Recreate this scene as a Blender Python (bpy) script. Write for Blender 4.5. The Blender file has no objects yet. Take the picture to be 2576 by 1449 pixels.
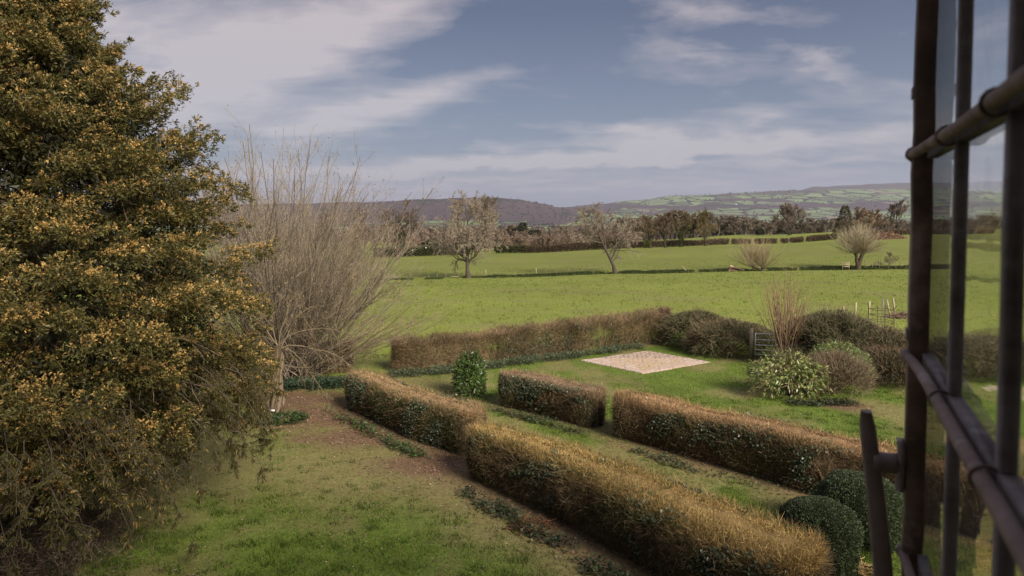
import bpy, math
import numpy as np
from mathutils import Vector, Matrix

SC = bpy.context.scene
COL = SC.collection
R = math.radians
rng = np.random.default_rng(11)

# ------------------------------------------------------------------ camera
F, CX, HZ, HC = 1717.0, 1288.0, 537.0, 5.8       # focal length and horizon of a 2576 px wide print, eye height
PITCH = R(2.5)
cam = bpy.data.cameras.new('camera')
cam.sensor_width, cam.lens = 36.0, 24.0
cam.shift_y = -0.0437
cam.clip_start, cam.clip_end = 0.03, 60000
cam.dof.use_dof = True
cam.dof.focus_distance = 26.0
cam.dof.aperture_fstop = 9.0
camo = bpy.data.objects.new('camera', cam)
camo.location = (0, 0, HC)
camo.rotation_euler = (R(90) - PITCH, 0, 0)
COL.objects.link(camo)
SC.camera = camo

# ------------------------------------------------------------------ light
SUN_EL, SUN_AZ = R(33), math.atan2(0.62, -0.785)   # direction to the sun, x = sin, y = cos
SUN_DIR = Vector((math.sin(SUN_AZ) * math.cos(SUN_EL), math.cos(SUN_AZ) * math.cos(SUN_EL), math.sin(SUN_EL)))
EXPO = 1.0
sun = bpy.data.lights.new('sun', 'SUN')
sun.energy, sun.angle, sun.color = 3.4, R(22), (1.0, 0.91, 0.79)
suno = bpy.data.objects.new('sun', sun)
suno.rotation_euler = SUN_DIR.to_track_quat('Z', 'Y').to_euler()
suno.location = (20, -20, 40)
COL.objects.link(suno)

vs = SC.view_settings
vs.view_transform, vs.look, vs.gamma, vs.exposure = 'Standard', 'None', 1.0, EXPO
vs.use_curve_mapping = False

world = bpy.data.worlds.new('World')
SC.world = world
world.use_nodes = True
WT = world.node_tree
WT.nodes.clear()


def nd(nt, t, **kw):
    n = nt.nodes.new(t)
    for k, v in kw.items():
        setattr(n, k, v)
    return n


def mth(nt, op, a, b=None, c=None, clamp=False):
    n = nd(nt, 'ShaderNodeMath', operation=op, use_clamp=clamp)
    for i, v in enumerate((a, b, c)):
        if v is None:
            continue
        if isinstance(v, (int, float)):
            n.inputs[i].default_value = v
        else:
            nt.links.new(v, n.inputs[i])
    return n.outputs[0]


def mixc(nt, fac, a, b, blend='MIX'):
    n = nd(nt, 'ShaderNodeMix', data_type='RGBA', blend_type=blend)
    for i, v in ((0, fac), (6, a), (7, b)):
        if isinstance(v, (int, float)):
            n.inputs[i].default_value = v
        elif isinstance(v, tuple):
            n.inputs[i].default_value = (*v, 1)[:4]
        else:
            nt.links.new(v, n.inputs[i])
    return n.outputs[2]


def noise(nt, vec, scale, detail=4, rough=0.55, dist=0.0):
    n = nd(nt, 'ShaderNodeTexNoise')
    n.inputs['Scale'].default_value = scale
    n.inputs['Detail'].default_value = detail
    n.inputs['Roughness'].default_value = rough
    n.inputs['Distortion'].default_value = dist
    if vec is not None:
        nt.links.new(vec, n.inputs['Vector'])
    return n.outputs['Fac']


def srgb(r, g, b):
    return tuple(((v / 255 + .055) / 1.055) ** 2.4 if v > 10 else v / 3294.6 for v in (r, g, b))


def build_sky():
    nt = WT
    out = nd(nt, 'ShaderNodeOutputWorld')
    bg = nd(nt, 'ShaderNodeBackground')
    bg.inputs['Strength'].default_value = 0.1
    nt.links.new(bg.outputs[0], out.inputs[0])
    sky = nd(nt, 'ShaderNodeTexSky', sky_type='NISHITA', sun_disc=False)
    sky.sun_elevation, sky.sun_rotation = SUN_EL, SUN_AZ
    sky.air_density, sky.dust_density = 1.0, 1.5
    tc = nd(nt, 'ShaderNodeTexCoord')
    sp = nd(nt, 'ShaderNodeSeparateXYZ')
    nt.links.new(tc.outputs['Generated'], sp.inputs[0])
    x, y, z = sp.outputs
    az = mth(nt, 'ARCTAN2', x, y)
    el = mth(nt, 'ARCSINE', z)
    # a cloud sheet high above: the direction meets it at x/z, y/z
    cz = mth(nt, 'ADD', mth(nt, 'MAXIMUM', z, 0.0), 0.10)
    cv = nd(nt, 'ShaderNodeCombineXYZ')
    nt.links.new(mth(nt, 'DIVIDE', x, cz), cv.inputs[0])
    nt.links.new(mth(nt, 'DIVIDE', y, cz), cv.inputs[1])
    mp = nd(nt, 'ShaderNodeMapping')
    mp.inputs['Rotation'].default_value = (0, 0, R(-14))
    mp.inputs['Scale'].default_value = (0.55, 1.0, 1)
    nt.links.new(cv.outputs[0], mp.inputs[0])
    n1 = noise(nt, mp.outputs[0], 0.75, 6, 0.58, 0.6)
    n2 = noise(nt, mp.outputs[0], 2.6, 6, 0.62, 0.4)
    wv = nd(nt, 'ShaderNodeCombineXYZ')
    nt.links.new(az, wv.inputs[0])
    nt.links.new(mth(nt, 'MULTIPLY', el, 2.2), wv.inputs[1])
    w1 = mth(nt, 'SUBTRACT', noise(nt, wv.outputs[0], 5.0, 5, 0.6), 0.5)
    w2 = mth(nt, 'SUBTRACT', noise(nt, wv.outputs[0], 14.0, 5, 0.6), 0.5)
    azw = mth(nt, 'ADD', az, mth(nt, 'MULTIPLY', w1, 0.22))
    elw = mth(nt, 'ADD', el, mth(nt, 'ADD', mth(nt, 'MULTIPLY', w1, 0.07), mth(nt, 'MULTIPLY', w2, 0.035)))
    blobs = [(520, 205, 330, 75, 20, .75), (950, 50, 380, 60, 18, .45), (330, 60, 250, 80, 10, .30), (800, 300, 190, 35, 10, .75),
             (1120, 225, 280, 28, 22, .42), (1450, 402, 620, 20, 3, 1.0), (1640, 365, 260, 15, -12, .45), (2150, 400, 220, 14, 6, .4),
             (1000, 425, 260, 10, 0, .25), (1950, 285, 60, 16, 5, .5), (2030, 155, 110, 16, -25, .38), (1800, 130, 110, 16, -10, .25),
             (1850, 30, 220, 24, -12, .28), (1250, 458, 620, 9, 2, .45), (1500, 475, 500, 6, 2, .3), (1300, 432, 500, 6, 2, -.35), (1300, 70, 260, 110, 20, -.5), (2250, 120, 260, 200, 0, -.2), (640, 330, 170, 32, 22, -.3),
             (1550, 240, 330, 60, 12, -.25), (1250, 345, 330, 18, 6, -.2), (1700, 440, 500, 7, 1, -.3), (560, 450, 240, 60, 0, .15)]
    tot = None
    for bx, by, sl, st, ang, w in blobs:
        a0 = math.atan((bx - CX) / F)
        e0 = math.atan((HZ - by) / F * math.cos(a0))
        c, s = math.cos(R(ang)), math.sin(R(ang))
        da, de = mth(nt, 'SUBTRACT', azw, a0), mth(nt, 'SUBTRACT', elw, e0)
        k = math.cos(a0) ** 2
        p = mth(nt, 'ADD', mth(nt, 'MULTIPLY', da, c * F / sl), mth(nt, 'MULTIPLY', de, s * F / sl))
        q = mth(nt, 'ADD', mth(nt, 'MULTIPLY', da, -s * F / st), mth(nt, 'MULTIPLY', de, c * F / st))
        r2 = mth(nt, 'ADD', mth(nt, 'MULTIPLY', p, p), mth(nt, 'MULTIPLY', q, q))
        g = mth(nt, 'MULTIPLY', mth(nt, 'EXPONENT', mth(nt, 'MULTIPLY', r2, -0.8)), w)
        tot = g if tot is None else mth(nt, 'ADD', tot, g)
    base = mth(nt, 'ADD', mth(nt, 'MULTIPLY', mth(nt, 'SUBTRACT', n1, 0.5), 1.0),
               mth(nt, 'ADD', mth(nt, 'MULTIPLY', mth(nt, 'SUBTRACT', n2, 0.5), 1.15), mth(nt, 'MULTIPLY', mth(nt, 'SUBTRACT', noise(nt, wv.outputs[0], 7.0, 6, .6, .5), 0.5), 0.8)))
    n3 = noise(nt, wv.outputs[0], 9.0, 6, 0.65, 0.3)
    f = mth(nt, 'ADD', mth(nt, 'ADD', mth(nt, 'MULTIPLY', base, 1.3), 0.24), mth(nt, 'MULTIPLY', tot, mth(nt, 'ADD', 0.45, mth(nt, 'ADD', mth(nt, 'MULTIPLY', n2, 0.9), mth(nt, 'MULTIPLY', n3, 0.9)))), clamp=True)
    k = 10.0 / (2 ** EXPO)                       # Background strength 0.1 and the exposure, taken out of the print colours
    sc = lambda c, m=1.0: tuple(v * k * m for v in c)
    grad = nd(nt, 'ShaderNodeMapRange')
    grad.inputs[1].default_value, grad.inputs[2].default_value = 0.0, 0.28
    nt.links.new(el, grad.inputs[0])
    veil = mixc(nt, grad.outputs[0], sc(srgb(124, 141, 164)), sc(srgb(70, 82, 110)))
    lit = mixc(nt, grad.outputs[0], sc(srgb(178, 174, 182)), sc(srgb(202, 187, 184)))
    clouds = mixc(nt, f, veil, lit)
    # overcast skies brighten smoothly towards the zenith
    up = mth(nt, 'ADD', 1.0, mth(nt, 'MULTIPLY', mth(nt, 'MAXIMUM', mth(nt, 'SUBTRACT', z, 0.3), 0.0), 2.0))
    upc = nd(nt, 'ShaderNodeCombineXYZ')
    for i in range(3):
        nt.links.new(up, upc.inputs[i])
    clouds = mixc(nt, 1.0, clouds, upc.outputs[0], 'MULTIPLY')
    nt.links.new(mixc(nt, 0.88, sky.outputs[0], clouds), bg.inputs[0])


build_sky()

# ------------------------------------------------------------------ maths helpers


def h2(ix, iy, seed):
    v = (ix.astype(np.int64) * 374761393 + iy.astype(np.int64) * 668265263 + seed * 1442695041) & 0x7fffffff
    v = ((v ^ (v >> 13)) * 1274126177) & 0x7fffffff
    return ((v ^ (v >> 16)) & 0xffff) / 65535.0


def vnoise(x, y, seed=0):
    x, y = np.asarray(x, float), np.asarray(y, float)
    ix, iy = np.floor(x), np.floor(y)
    fx, fy = x - ix, y - iy
    fx, fy = fx * fx * (3 - 2 * fx), fy * fy * (3 - 2 * fy)
    a, b = h2(ix, iy, seed), h2(ix + 1, iy, seed)
    c, d = h2(ix, iy + 1, seed), h2(ix + 1, iy + 1, seed)
    return (a * (1 - fx) + b * fx) * (1 - fy) + (c * (1 - fx) + d * fx) * fy


def fbm(x, y, seed=0, o=4):
    s, a, t = 0, 1.0, 0
    for i in range(o):
        s = s + a * vnoise(np.asarray(x) * 2 ** i, np.asarray(y) * 2 ** i, seed + i * 7)
        t += a
        a *= .5
    return s / t


def sstep(a, b, x):
    t = np.clip((np.asarray(x, float) - a) / (b - a), 0, 1)
    return t * t * (3 - 2 * t)


def unit(v):
    return v / np.maximum(np.linalg.norm(v, axis=-1, keepdims=True), 1e-9)


def rdir(n, g=rng):
    return unit(g.normal(size=(n, 3)))


# terrain: heights by bearing and distance. Near part in metres, far part as the row where the print shows it
TX = np.array([-1500, 0, 950, 1300, 1600, 1900, 2300, 2576, 4000], float)
TD = np.array([35, 60, 90, 120, 150, 165, 235, 300, 400], float)
TZ = np.array([
    [0, 0, 0, 0, 0, 0, 0, 0, 0],
    [-.6, -.6, -.65, -.65, -.6, -.5, -.45, -.4, -.4],
    [-2.8, -2.8, -2.85, -2.5, -2.1, -1.75, -1.5, -1.5, -1.5],
    [-3.5, -3.5, -3.4, -2.9, -2.2, -1.5, -.5, -.4, -.4],
    [-4.1, -4.1, -3.7, -3.0, -2.1, -1.35, .35, .5, .5],
    [-4.6, -4.6, -4.2, -3.4, -2.37, -1.7, .6, .8, .8],
    [-7, -7, -6.8, -6, -4.0, -2.4, -.1, .3, .3],
    [-9, -9, -9, -8, -6.1, -3.46, -1.2, -.8, -.8],
    [-13, -13, -13, -13, -11, -9, -7, -7, -7]], float)
FX = np.array([-1500, 0, 600, 900, 1000, 1090, 1180, 1250, 1300, 1360, 1420, 1500, 1600, 1700, 1850, 2000, 2050, 2290, 2576, 4000], float)
FD = np.array([900, 1700, 2500, 3500, 4200, 5000, 6000, 6600, 7500, 9000, 10500, 12500, 15000, 28000], float)
n_ = len(FX)
FR = np.array([
    [596] * n_, [585] * n_, [578] * n_, [572] * n_,
    [566] * n_,
    [550, 550, 548, 546, 545, 544, 543, 543, 545, 550, 554, 556, 556, 556, 555, 555, 555, 555, 555, 555],
    [526, 520, 512, 507, 504, 499, 497, 495, 499, 511, 523, 540, 544, 543, 543, 542, 542, 541, 541, 541],
    [545, 545, 545, 545, 545, 545, 545, 545, 543, 540, 540, 539, 537, 535, 534, 533, 532, 530, 530, 530],
    [538, 538, 538, 538, 538, 538, 538, 537, 535, 533, 530, 528, 525, 521, 516, 513, 512, 508, 506, 506],
    [532, 532, 532, 532, 532, 532, 531, 530, 527, 524, 521, 513, 503, 493, 486, 479, 478, 475, 472, 472],
    [540, 540, 540, 540, 540, 540, 540, 540, 535, 530, 528, 520, 512, 504, 492, 483, 481, 477, 474, 474],
    [545, 545, 545, 545, 545, 545, 545, 545, 545, 545, 540, 530, 520, 512, 498, 482, 469, 459, 455, 455],
    [550] * n_, [545] * n_], float)


def interp2(X, Y, Z, x, y):
    x, y = np.clip(x, X[0], X[-1]), np.clip(y, Y[0], Y[-1])
    i = np.clip(np.searchsorted(X, x) - 1, 0, len(X) - 2)
    j = np.clip(np.searchsorted(Y, y) - 1, 0, len(Y) - 2)
    fx, fy = (x - X[i]) / (X[i + 1] - X[i]), (y - Y[j]) / (Y[j + 1] - Y[j])
    fx = fx * fx * (3 - 2 * fx)
    return (Z[j, i] * (1 - fx) + Z[j, i + 1] * fx) * (1 - fy) + (Z[j + 1, i] * (1 - fx) + Z[j + 1, i + 1] * fx) * fy


def terrain(x, y):
    x, y = np.atleast_1d(np.asarray(x, float)), np.atleast_1d(np.asarray(y, float))
    d = np.hypot(x, y)
    yy = np.maximum(y, d * 0.35)
    px = CX + F * x / np.maximum(yy, 1e-3)
    near = interp2(TX, np.log(TD), TZ, px, np.log(np.clip(yy, 35, 400)))
    row = interp2(FX, np.log(FD), FR, px, np.log(np.clip(yy, 900, 28000)))
    far = HC + (HZ - row) / F * np.clip(yy, 900, 28000)
    t = sstep(math.log(400), math.log(900), np.log(np.maximum(yy, 1)))
    z = near * (1 - t) + far * t
    z = z * np.where(y < 0, np.clip(1 + y / 40, 0, 1) * (d < 500) + (d >= 500), 1)
    amp = np.interp(np.log(np.maximum(d, 1)), np.log([8, 40, 90, 300, 900, 3000, 9000, 20000]), [.03, .10, .12, .25, 1.5, 7, 16, 20])
    sc = np.interp(np.log(np.maximum(d, 1)), np.log([8, 40, 300, 1500, 9000]), [2.0, 6.0, 30, 120, 420])
    # octaves on fixed world grids, weighted by distance
    b = 0
    for s_, d0, d1 in ((2.5, 0, 60), (9, 20, 500), (60, 330, 3000), (260, 1200, 1e6)):
        w = sstep(d0, d0 * 1.8 + 8, d) * (1 - sstep(d1, d1 * 2, d))
        b = b + w * (fbm(x / s_, y / s_, int(s_), 2 if s_ < 50 else 4) - .5) * np.interp(s_, [2.5, 9, 60, 260], [.04, .05, 3.0, 26])
    return z + b * np.where(d < 31, .6, 1)


def tz(x, y):
    return float(terrain(x, y)[0])


CS, SN = math.cos(PITCH), math.sin(PITCH)


def ray(px, py):
    a, b = (px - CX) / F, (612 - py) / F
    return a, CS + b * SN, -SN + b * CS


def G(px, py, z=0.0):
    """where the sight line through a point of the print comes down to height z"""
    a, b, c = ray(px, py)
    t = (z - HC) / c
    return np.array([a * t, b * t, z])


def D(px, py, y):
    a, b, c = ray(px, py)
    t = y / b
    return np.array([a * t, y, HC + c * t])


# ------------------------------------------------------------------ mesh helpers
class Geo:
    def __init__(s):
        s.v, s.c, s.f3, s.f4, s.n = [], [], [], [], 0

    def add(s, v, c, f3=None, f4=None):
        v = np.asarray(v, float).reshape(-1, 3)
        c = np.asarray(c, float)
        c = np.broadcast_to(c, (len(v), 3)) if c.ndim == 1 else c.reshape(-1, 3)
        if f3 is not None:
            s.f3.append(np.asarray(f3).reshape(-1, 3) + s.n)
        if f4 is not None:
            s.f4.append(np.asarray(f4).reshape(-1, 4) + s.n)
        s.v.append(v)
        s.c.append(c)
        s.n += len(v)

    def blades(s, p, d, L, W, c0, c1=None, g=rng):
        n = len(p)
        L, W = np.broadcast_to(L, n)[:, None], np.broadcast_to(W, n)[:, None]
        side = unit(np.cross(d, rdir(n, g)))
        v = np.stack([p - side * W / 2, p + side * W / 2, p + d * L], 1)
        c0 = np.broadcast_to(c0, (n, 3))
        c1 = c0 if c1 is None else np.broadcast_to(c1, (n, 3))
        s.add(v, np.stack([c0, c0, c1], 1), f3=np.arange(3 * n))

    def leaves(s, p, d, L, W, c0, c1=None, nrm=None, g=rng, fold=0.0, full=False):
        n = len(p)
        L, W = np.broadcast_to(L, n)[:, None], np.broadcast_to(W, n)[:, None]
        side = unit(np.cross(d, rdir(n, g) if nrm is None else nrm))
        if not full:                      # small leaf: one slanting facet
            k = .35 + .4 * g.random((n, 1))
            c0 = np.broadcast_to(c0, (n, 3))
            c1 = c0 if c1 is None else np.broadcast_to(c1, (n, 3))
            s.add(np.stack([p - side * W * .45, p + d * L * k + side * W * .75, p + d * L - side * W * .1], 1),
                  np.stack([c0, (c0 + c1) / 2, c1], 1), f3=np.arange(3 * n))
            return
        up = np.cross(side, d)
        m = p + d * L * .45
        v = np.stack([p, m + side * W / 2 + up * W * fold, p + d * L - up * L * fold, m - side * W / 2 + up * W * fold], 1)
        c0 = np.broadcast_to(c0, (n, 3))
        c1 = c0 if c1 is None else np.broadcast_to(c1, (n, 3))
        i = np.arange(n)[:, None] * 4
        s.add(v, np.stack([c0, (c0 + c1) / 2, c1, (c0 + c1) / 2], 1), f3=np.concatenate([i + [0, 1, 2], i + [0, 2, 3]]))

    def tubes(s, P, Rr, sides, c, cap=False):
        P = np.asarray(P, float)
        n, k, _ = P.shape
        Rr = np.broadcast_to(Rr, (n, k))
        T = unit(np.gradient(P, axis=1))
        ref = np.where(np.abs(T[:, :1, 2:3]) > .8, np.array([[[1., .1, 0]]]), np.array([[[.05, .1, 1.]]]))
        A = unit(np.cross(T, np.broadcast_to(ref, T.shape)))
        B = np.cross(T, A)
        th = np.arange(sides) / sides * 2 * np.pi
        ring = A[:, :, None] * np.cos(th)[None, None, :, None] + B[:, :, None] * np.sin(th)[None, None, :, None]
        v = P[:, :, None] + ring * Rr[:, :, None, None]
        a = np.arange(n)[:, None, None] * (k * sides) + np.arange(k - 1)[None, :, None] * sides
        j = np.arange(sides)[None, None, :]
        j2 = (j + 1) % sides
        f = np.stack([a + j, a + j2, a + j2 + sides, a + j + sides], -1)
        c = np.asarray(c, float)
        if c.ndim == 2:
            c = np.repeat(c, k * sides, 0)
        s.add(v, c, f4=f)
        if cap:
            for e in (0, k - 1):
                idx = np.arange(n)[:, None] * (k * sides) + e * sides
                base = s.n - n * k * sides
                for q in range(1, sides - 1):
                    t = np.concatenate([idx, idx + q, idx + q + 1], 1) + base
                    s.f3.append(t[:, ::-1] if e == 0 else t)

    def box(s, c, sx, sy, sz, col, rot=None):
        o = np.array([[x, y, z] for z in (-.5, .5) for y in (-.5, .5) for x in (-.5, .5)]) * [sx, sy, sz]
        if rot is not None:
            o = o @ np.array(rot).T
        s.add(o + c, col, f4=[[0, 2, 3, 1], [4, 5, 7, 6], [0, 1, 5, 4], [2, 6, 7, 3], [0, 4, 6, 2], [1, 3, 7, 5]])

    def mesh(s, name, m, smooth=False):
        me = bpy.data.meshes.new(name)
        v = np.concatenate(s.v)
        c = np.concatenate(s.c)
        f3 = np.concatenate(s.f3) if s.f3 else np.zeros((0, 3), int)
        f4 = np.concatenate(s.f4) if s.f4 else np.zeros((0, 4), int)
        me.vertices.add(len(v))
        me.vertices.foreach_set('co', v.astype(np.float32).ravel())
        loops = np.concatenate([f3.ravel(), f4.ravel()]).astype(np.int32)
        me.loops.add(len(loops))
        me.loops.foreach_set('vertex_index', loops)
        st = np.concatenate([np.arange(len(f3)) * 3, len(f3) * 3 + np.arange(len(f4)) * 4]).astype(np.int32)
        me.polygons.add(len(st))
        me.polygons.foreach_set('loop_start', st)
        if smooth:
            me.polygons.foreach_set('use_smooth', np.ones(len(st), bool))
        a = me.color_attributes.new('col', 'FLOAT_COLOR', 'POINT')
        a.data.foreach_set('color', np.concatenate([np.clip(c, 0, 1), np.ones((len(c), 1))], 1).astype(np.float32).ravel())
        me.materials.append(m)
        me.update(calc_edges=True)
        return me

    def obj(s, name, m, parent=None, smooth=False, **kw):
        o = bpy.data.objects.new(name, s.mesh(name, m, smooth))
        COL.objects.link(o)
        o.parent = parent
        for k, v in kw.items():
            o[k] = v
        return o


def thing(name, label, cat, loc=(0, 0, 0), rz=0, group=None):
    o = bpy.data.objects.new(name, None)
    o.empty_display_size = .2
    o.location, o.rotation_euler = loc, (0, 0, rz)
    o['label'], o['category'] = label, cat
    if group:
        o['group'] = group
    COL.objects.link(o)
    return o


def dup(root, loc, rz=0, sc=1.0, label=None, group=None):
    r = root.copy()
    COL.objects.link(r)
    r.location, r.rotation_euler = loc, (0, 0, rz)
    r.scale = (sc, sc, sc) if isinstance(sc, (int, float)) else sc
    if label:
        r['label'] = label
    if group:
        r['group'] = group
    for ch in list(root.children):
        c = ch.copy()
        COL.objects.link(c)
        c.parent = r
    return r


# ------------------------------------------------------------------ materials
def plant_mat(name, rough=.75, trans=.25, spec=.25, vary=.25, vscale=3.0):
    m = bpy.data.materials.new(name)
    m.use_nodes = True
    nt = m.node_tree
    nt.nodes.clear()
    out = nd(nt, 'ShaderNodeOutputMaterial')
    at = nd(nt, 'ShaderNodeAttribute', attribute_name='col')
    geo = nd(nt, 'ShaderNodeNewGeometry')
    nz = noise(nt, geo.outputs['Position'], vscale, 3)
    k = mth(nt, 'ADD', 1 - vary, mth(nt, 'MULTIPLY', nz, 2 * vary))
    cc = nd(nt, 'ShaderNodeCombineXYZ')
    for i in range(3):
        nt.links.new(k, cc.inputs[i])
    col = mixc(nt, 1.0, at.outputs['Color'], cc.outputs[0], 'MULTIPLY')
    p = nd(nt, 'ShaderNodeBsdfPrincipled')
    nt.links.new(col, p.inputs['Base Color'])
    p.inputs['Roughness'].default_value = rough
    p.inputs['Specular IOR Level'].default_value = spec
    if trans:
        tr = nd(nt, 'ShaderNodeBsdfTranslucent')
        nt.links.new(col, tr.inputs[0])
        mx = nd(nt, 'ShaderNodeMixShader')
        mx.inputs[0].default_value = trans
        nt.links.new(p.outputs[0], mx.inputs[1])
        nt.links.new(tr.outputs[0], mx.inputs[2])
        nt.links.new(mx.outputs[0], out.inputs[0])
    else:
        nt.links.new(p.outputs[0], out.inputs[0])
    return m


def surf_mat(name, c1, c2, scale, rough=.8, bump=.3, metallic=0.0, c3=None, dist=.01, spec=.4):
    m = bpy.data.materials.new(name)
    m.use_nodes = True
    nt = m.node_tree
    p = nt.nodes['Principled BSDF']
    tc = nd(nt, 'ShaderNodeTexCoord')
    a = noise(nt, tc.outputs['Object'], scale, 8, .65)
    rm = nd(nt, 'ShaderNodeMapRange')
    rm.inputs[1].default_value, rm.inputs[2].default_value = .35, .65
    nt.links.new(a, rm.inputs[0])
    col = mixc(nt, rm.outputs[0], c1, c2)
    if c3:
        b = noise(nt, tc.outputs['Object'], scale * .45, 6, .7)
        col = mixc(nt, mth(nt, 'MULTIPLY', mth(nt, 'SUBTRACT', b, .56, clamp=True), 9, clamp=True), col, c3)
    nt.links.new(col, p.inputs['Base Color'])
    p.inputs['Roughness'].default_value = rough
    p.inputs['Metallic'].default_value = metallic
    p.inputs['Specular IOR Level'].default_value = spec
    bp = nd(nt, 'ShaderNodeBump')
    bp.inputs['Strength'].default_value = bump
    bp.inputs['Distance'].default_value = dist
    nt.links.new(noise(nt, tc.outputs['Object'], scale * 2, 8, .7), bp.inputs['Height'])
    nt.links.new(bp.outputs[0], p.inputs['Normal'])
    return m


M_LEAF = plant_mat('leaf', .55, .25, .35)
M_GLOSS = plant_mat('glossy_leaf', .35, .2, .5)
M_TWIG = plant_mat('twig', .85, .0, .15)
M_DRY = plant_mat('dry_twig', .8, .15, .2, .2, 1.2)
M_BARK = plant_mat('bark', .9, .0, .15, .35, 9.0)
M_GRASS = plant_mat('grass', .75, .3, .2, .15, 1.0)
M_FAR = plant_mat('far_tree', .9, .0, .1, .2, .15)

# ------------------------------------------------------------------ garden ground cover masks
LITTER_C = [(-5.6, 19.3, 3.2, 1.5), (-3.4, 17.6, 2.6, 1.0), (-1.9, 15.6, 1.6, .8), (-8.8, 11.5, 1.9, 1.9), (10.0, 20.3, .9, .5), (-7, 21, 2.2, 1.6)]


def seg_dist(x, y, pts):
    best = np.full(np.shape(x), 1e9)
    for (x0, y0), (x1, y1) in zip(pts[:-1], pts[1:]):
        dx, dy = x1 - x0, y1 - y0
        t = np.clip(((x - x0) * dx + (y - y0) * dy) / (dx * dx + dy * dy), 0, 1)
        best = np.minimum(best, np.hypot(x - x0 - t * dx, y - y0 - t * dy))
    return best


PATHS = dict(
    front=[(-.85, 15.0), (1.2, 12.95), (2.85, 10.85), (4.15, 9.15)],
    left=[(-4.75, 20.3), (-2.9, 18.3), (-.9, 16.2)],
    small=[(-.15, 20.8), (2.38, 18.35)],
    right=[(2.8, 17.85), (6.9, 13.85), (9.8, 11.0)],
    far=[(-4.3, 24.8), (0, 27.0), (7.0, 30.75)],
    farleft=[(-10.5, 22.8), (-5.9, 24.9)])


def masks(x, y):
    lit = np.zeros(np.shape(x))
    for cx_, cy_, rx, ry in LITTER_C:
        lit = np.maximum(lit, 1 - sstep(.45, 1.25, np.hypot((x - cx_) / rx, (y - cy_) / ry) + .7 * (fbm(x * 1.1, y * 1.1, 3) - .5)))
    for k, w in (('front', 1.0), ('left', .95), ('small', .9), ('right', .95), ('farleft', .8), ('far', .6)):
        d = seg_dist(x, y, PATHS[k])
        lit = np.maximum(lit, (1 - sstep(w * .6, w * 1.3, d + 1.1 * (fbm(x * 1.6, y * 1.6, 9) - .5))) * (.85 if k == 'left' else .6))
    dry = sstep(.42, .66, fbm(x * .55 + 3, y * .55, 21)) * .8
    # the ground towards the front hedge is worn and mossy
    dry = np.maximum(dry, 1 - sstep(1.0, 3.2, seg_dist(x, y, PATHS['front']) + seg_dist(x, y, PATHS['left']) * 0 + 1.2 * (fbm(x, y, 31) - .5)))
    dry = np.maximum(dry, (1 - sstep(1.2, 3.4, np.abs(np.hypot((x + 2.8) / 1.5, y - 15.6)))) * .9)
    return np.clip(lit, 0, 1), np.clip(dry, 0, 1)


C_FIELD = np.array([.188, .215, .042])
C_LAWN = np.array([.105, .150, .024])
C_DRY = np.array([.235, .180, .085])
C_LIT = np.array([.150, .088, .055])


def ground_colour(x, y):
    d = np.hypot(x, y)
    garden = 1 - sstep(-.2, .3, y - np.interp(x, [-40, -10, -4.3, 0, 6.3, 9, 11, 16, 40], [10, 23, 24.8, 27, 30.4, 27.6, 26.5, 25.5, 22]))
    lit, dry = masks(x, y)
    g = fbm(x * .9, y * .9, 5)
    g4 = fbm(x * 2.6, y * 2.6, 6, 3)
    lawn = C_LAWN * (.45 + .6 * g + .6 * g4)[..., None]
    lawn = lawn * (1 - .75 * dry[..., None]) + C_DRY * .75 * dry[..., None]
    lawn = lawn * (1 - .9 * lit[..., None]) + C_LIT * .9 * lit[..., None]
    g2 = fbm(x / 14, y / 9, 8)
    g3 = fbm(x / 2.2, y / 2.2, 15)
    field = C_FIELD * (.70 + .32 * g2 + .22 * g3)[..., None]
    # grazed pasture beyond the ditch is duller
    b = sstep(88, 93, y) * (1 - sstep(150, 162, y))
    field = field * (1 - b[..., None] * [.14, .16, .05])
    # trodden earth round the pollard and a faint track leading from it
    x0 = (2180 - CX) / F * 89.5
    e = np.exp(-((x - x0) / 4.2) ** 2 - ((y - 89.2) / 1.3) ** 2) * sstep(.3, .6, fbm(x * .8, y * .8, 61, 3) + .15)
    e = np.maximum(e, .6 * np.exp(-((x - (x0 - 2.5 - (88 - y) * .35)) / .7) ** 2) * sstep(78, 84, y) * (1 - sstep(87, 90, y)))
    e = np.maximum(e, .55 * sstep(.60, .74, fbm(x / 5.0, y / 3.0, 62, 4)))
    e = np.clip(e, 0, .9)[..., None]
    field = field * (1 - e * .8) + np.array([.185, .165, .070]) * e * .8
    return field * (1 - garden[..., None]) + lawn * garden[..., None]


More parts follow.
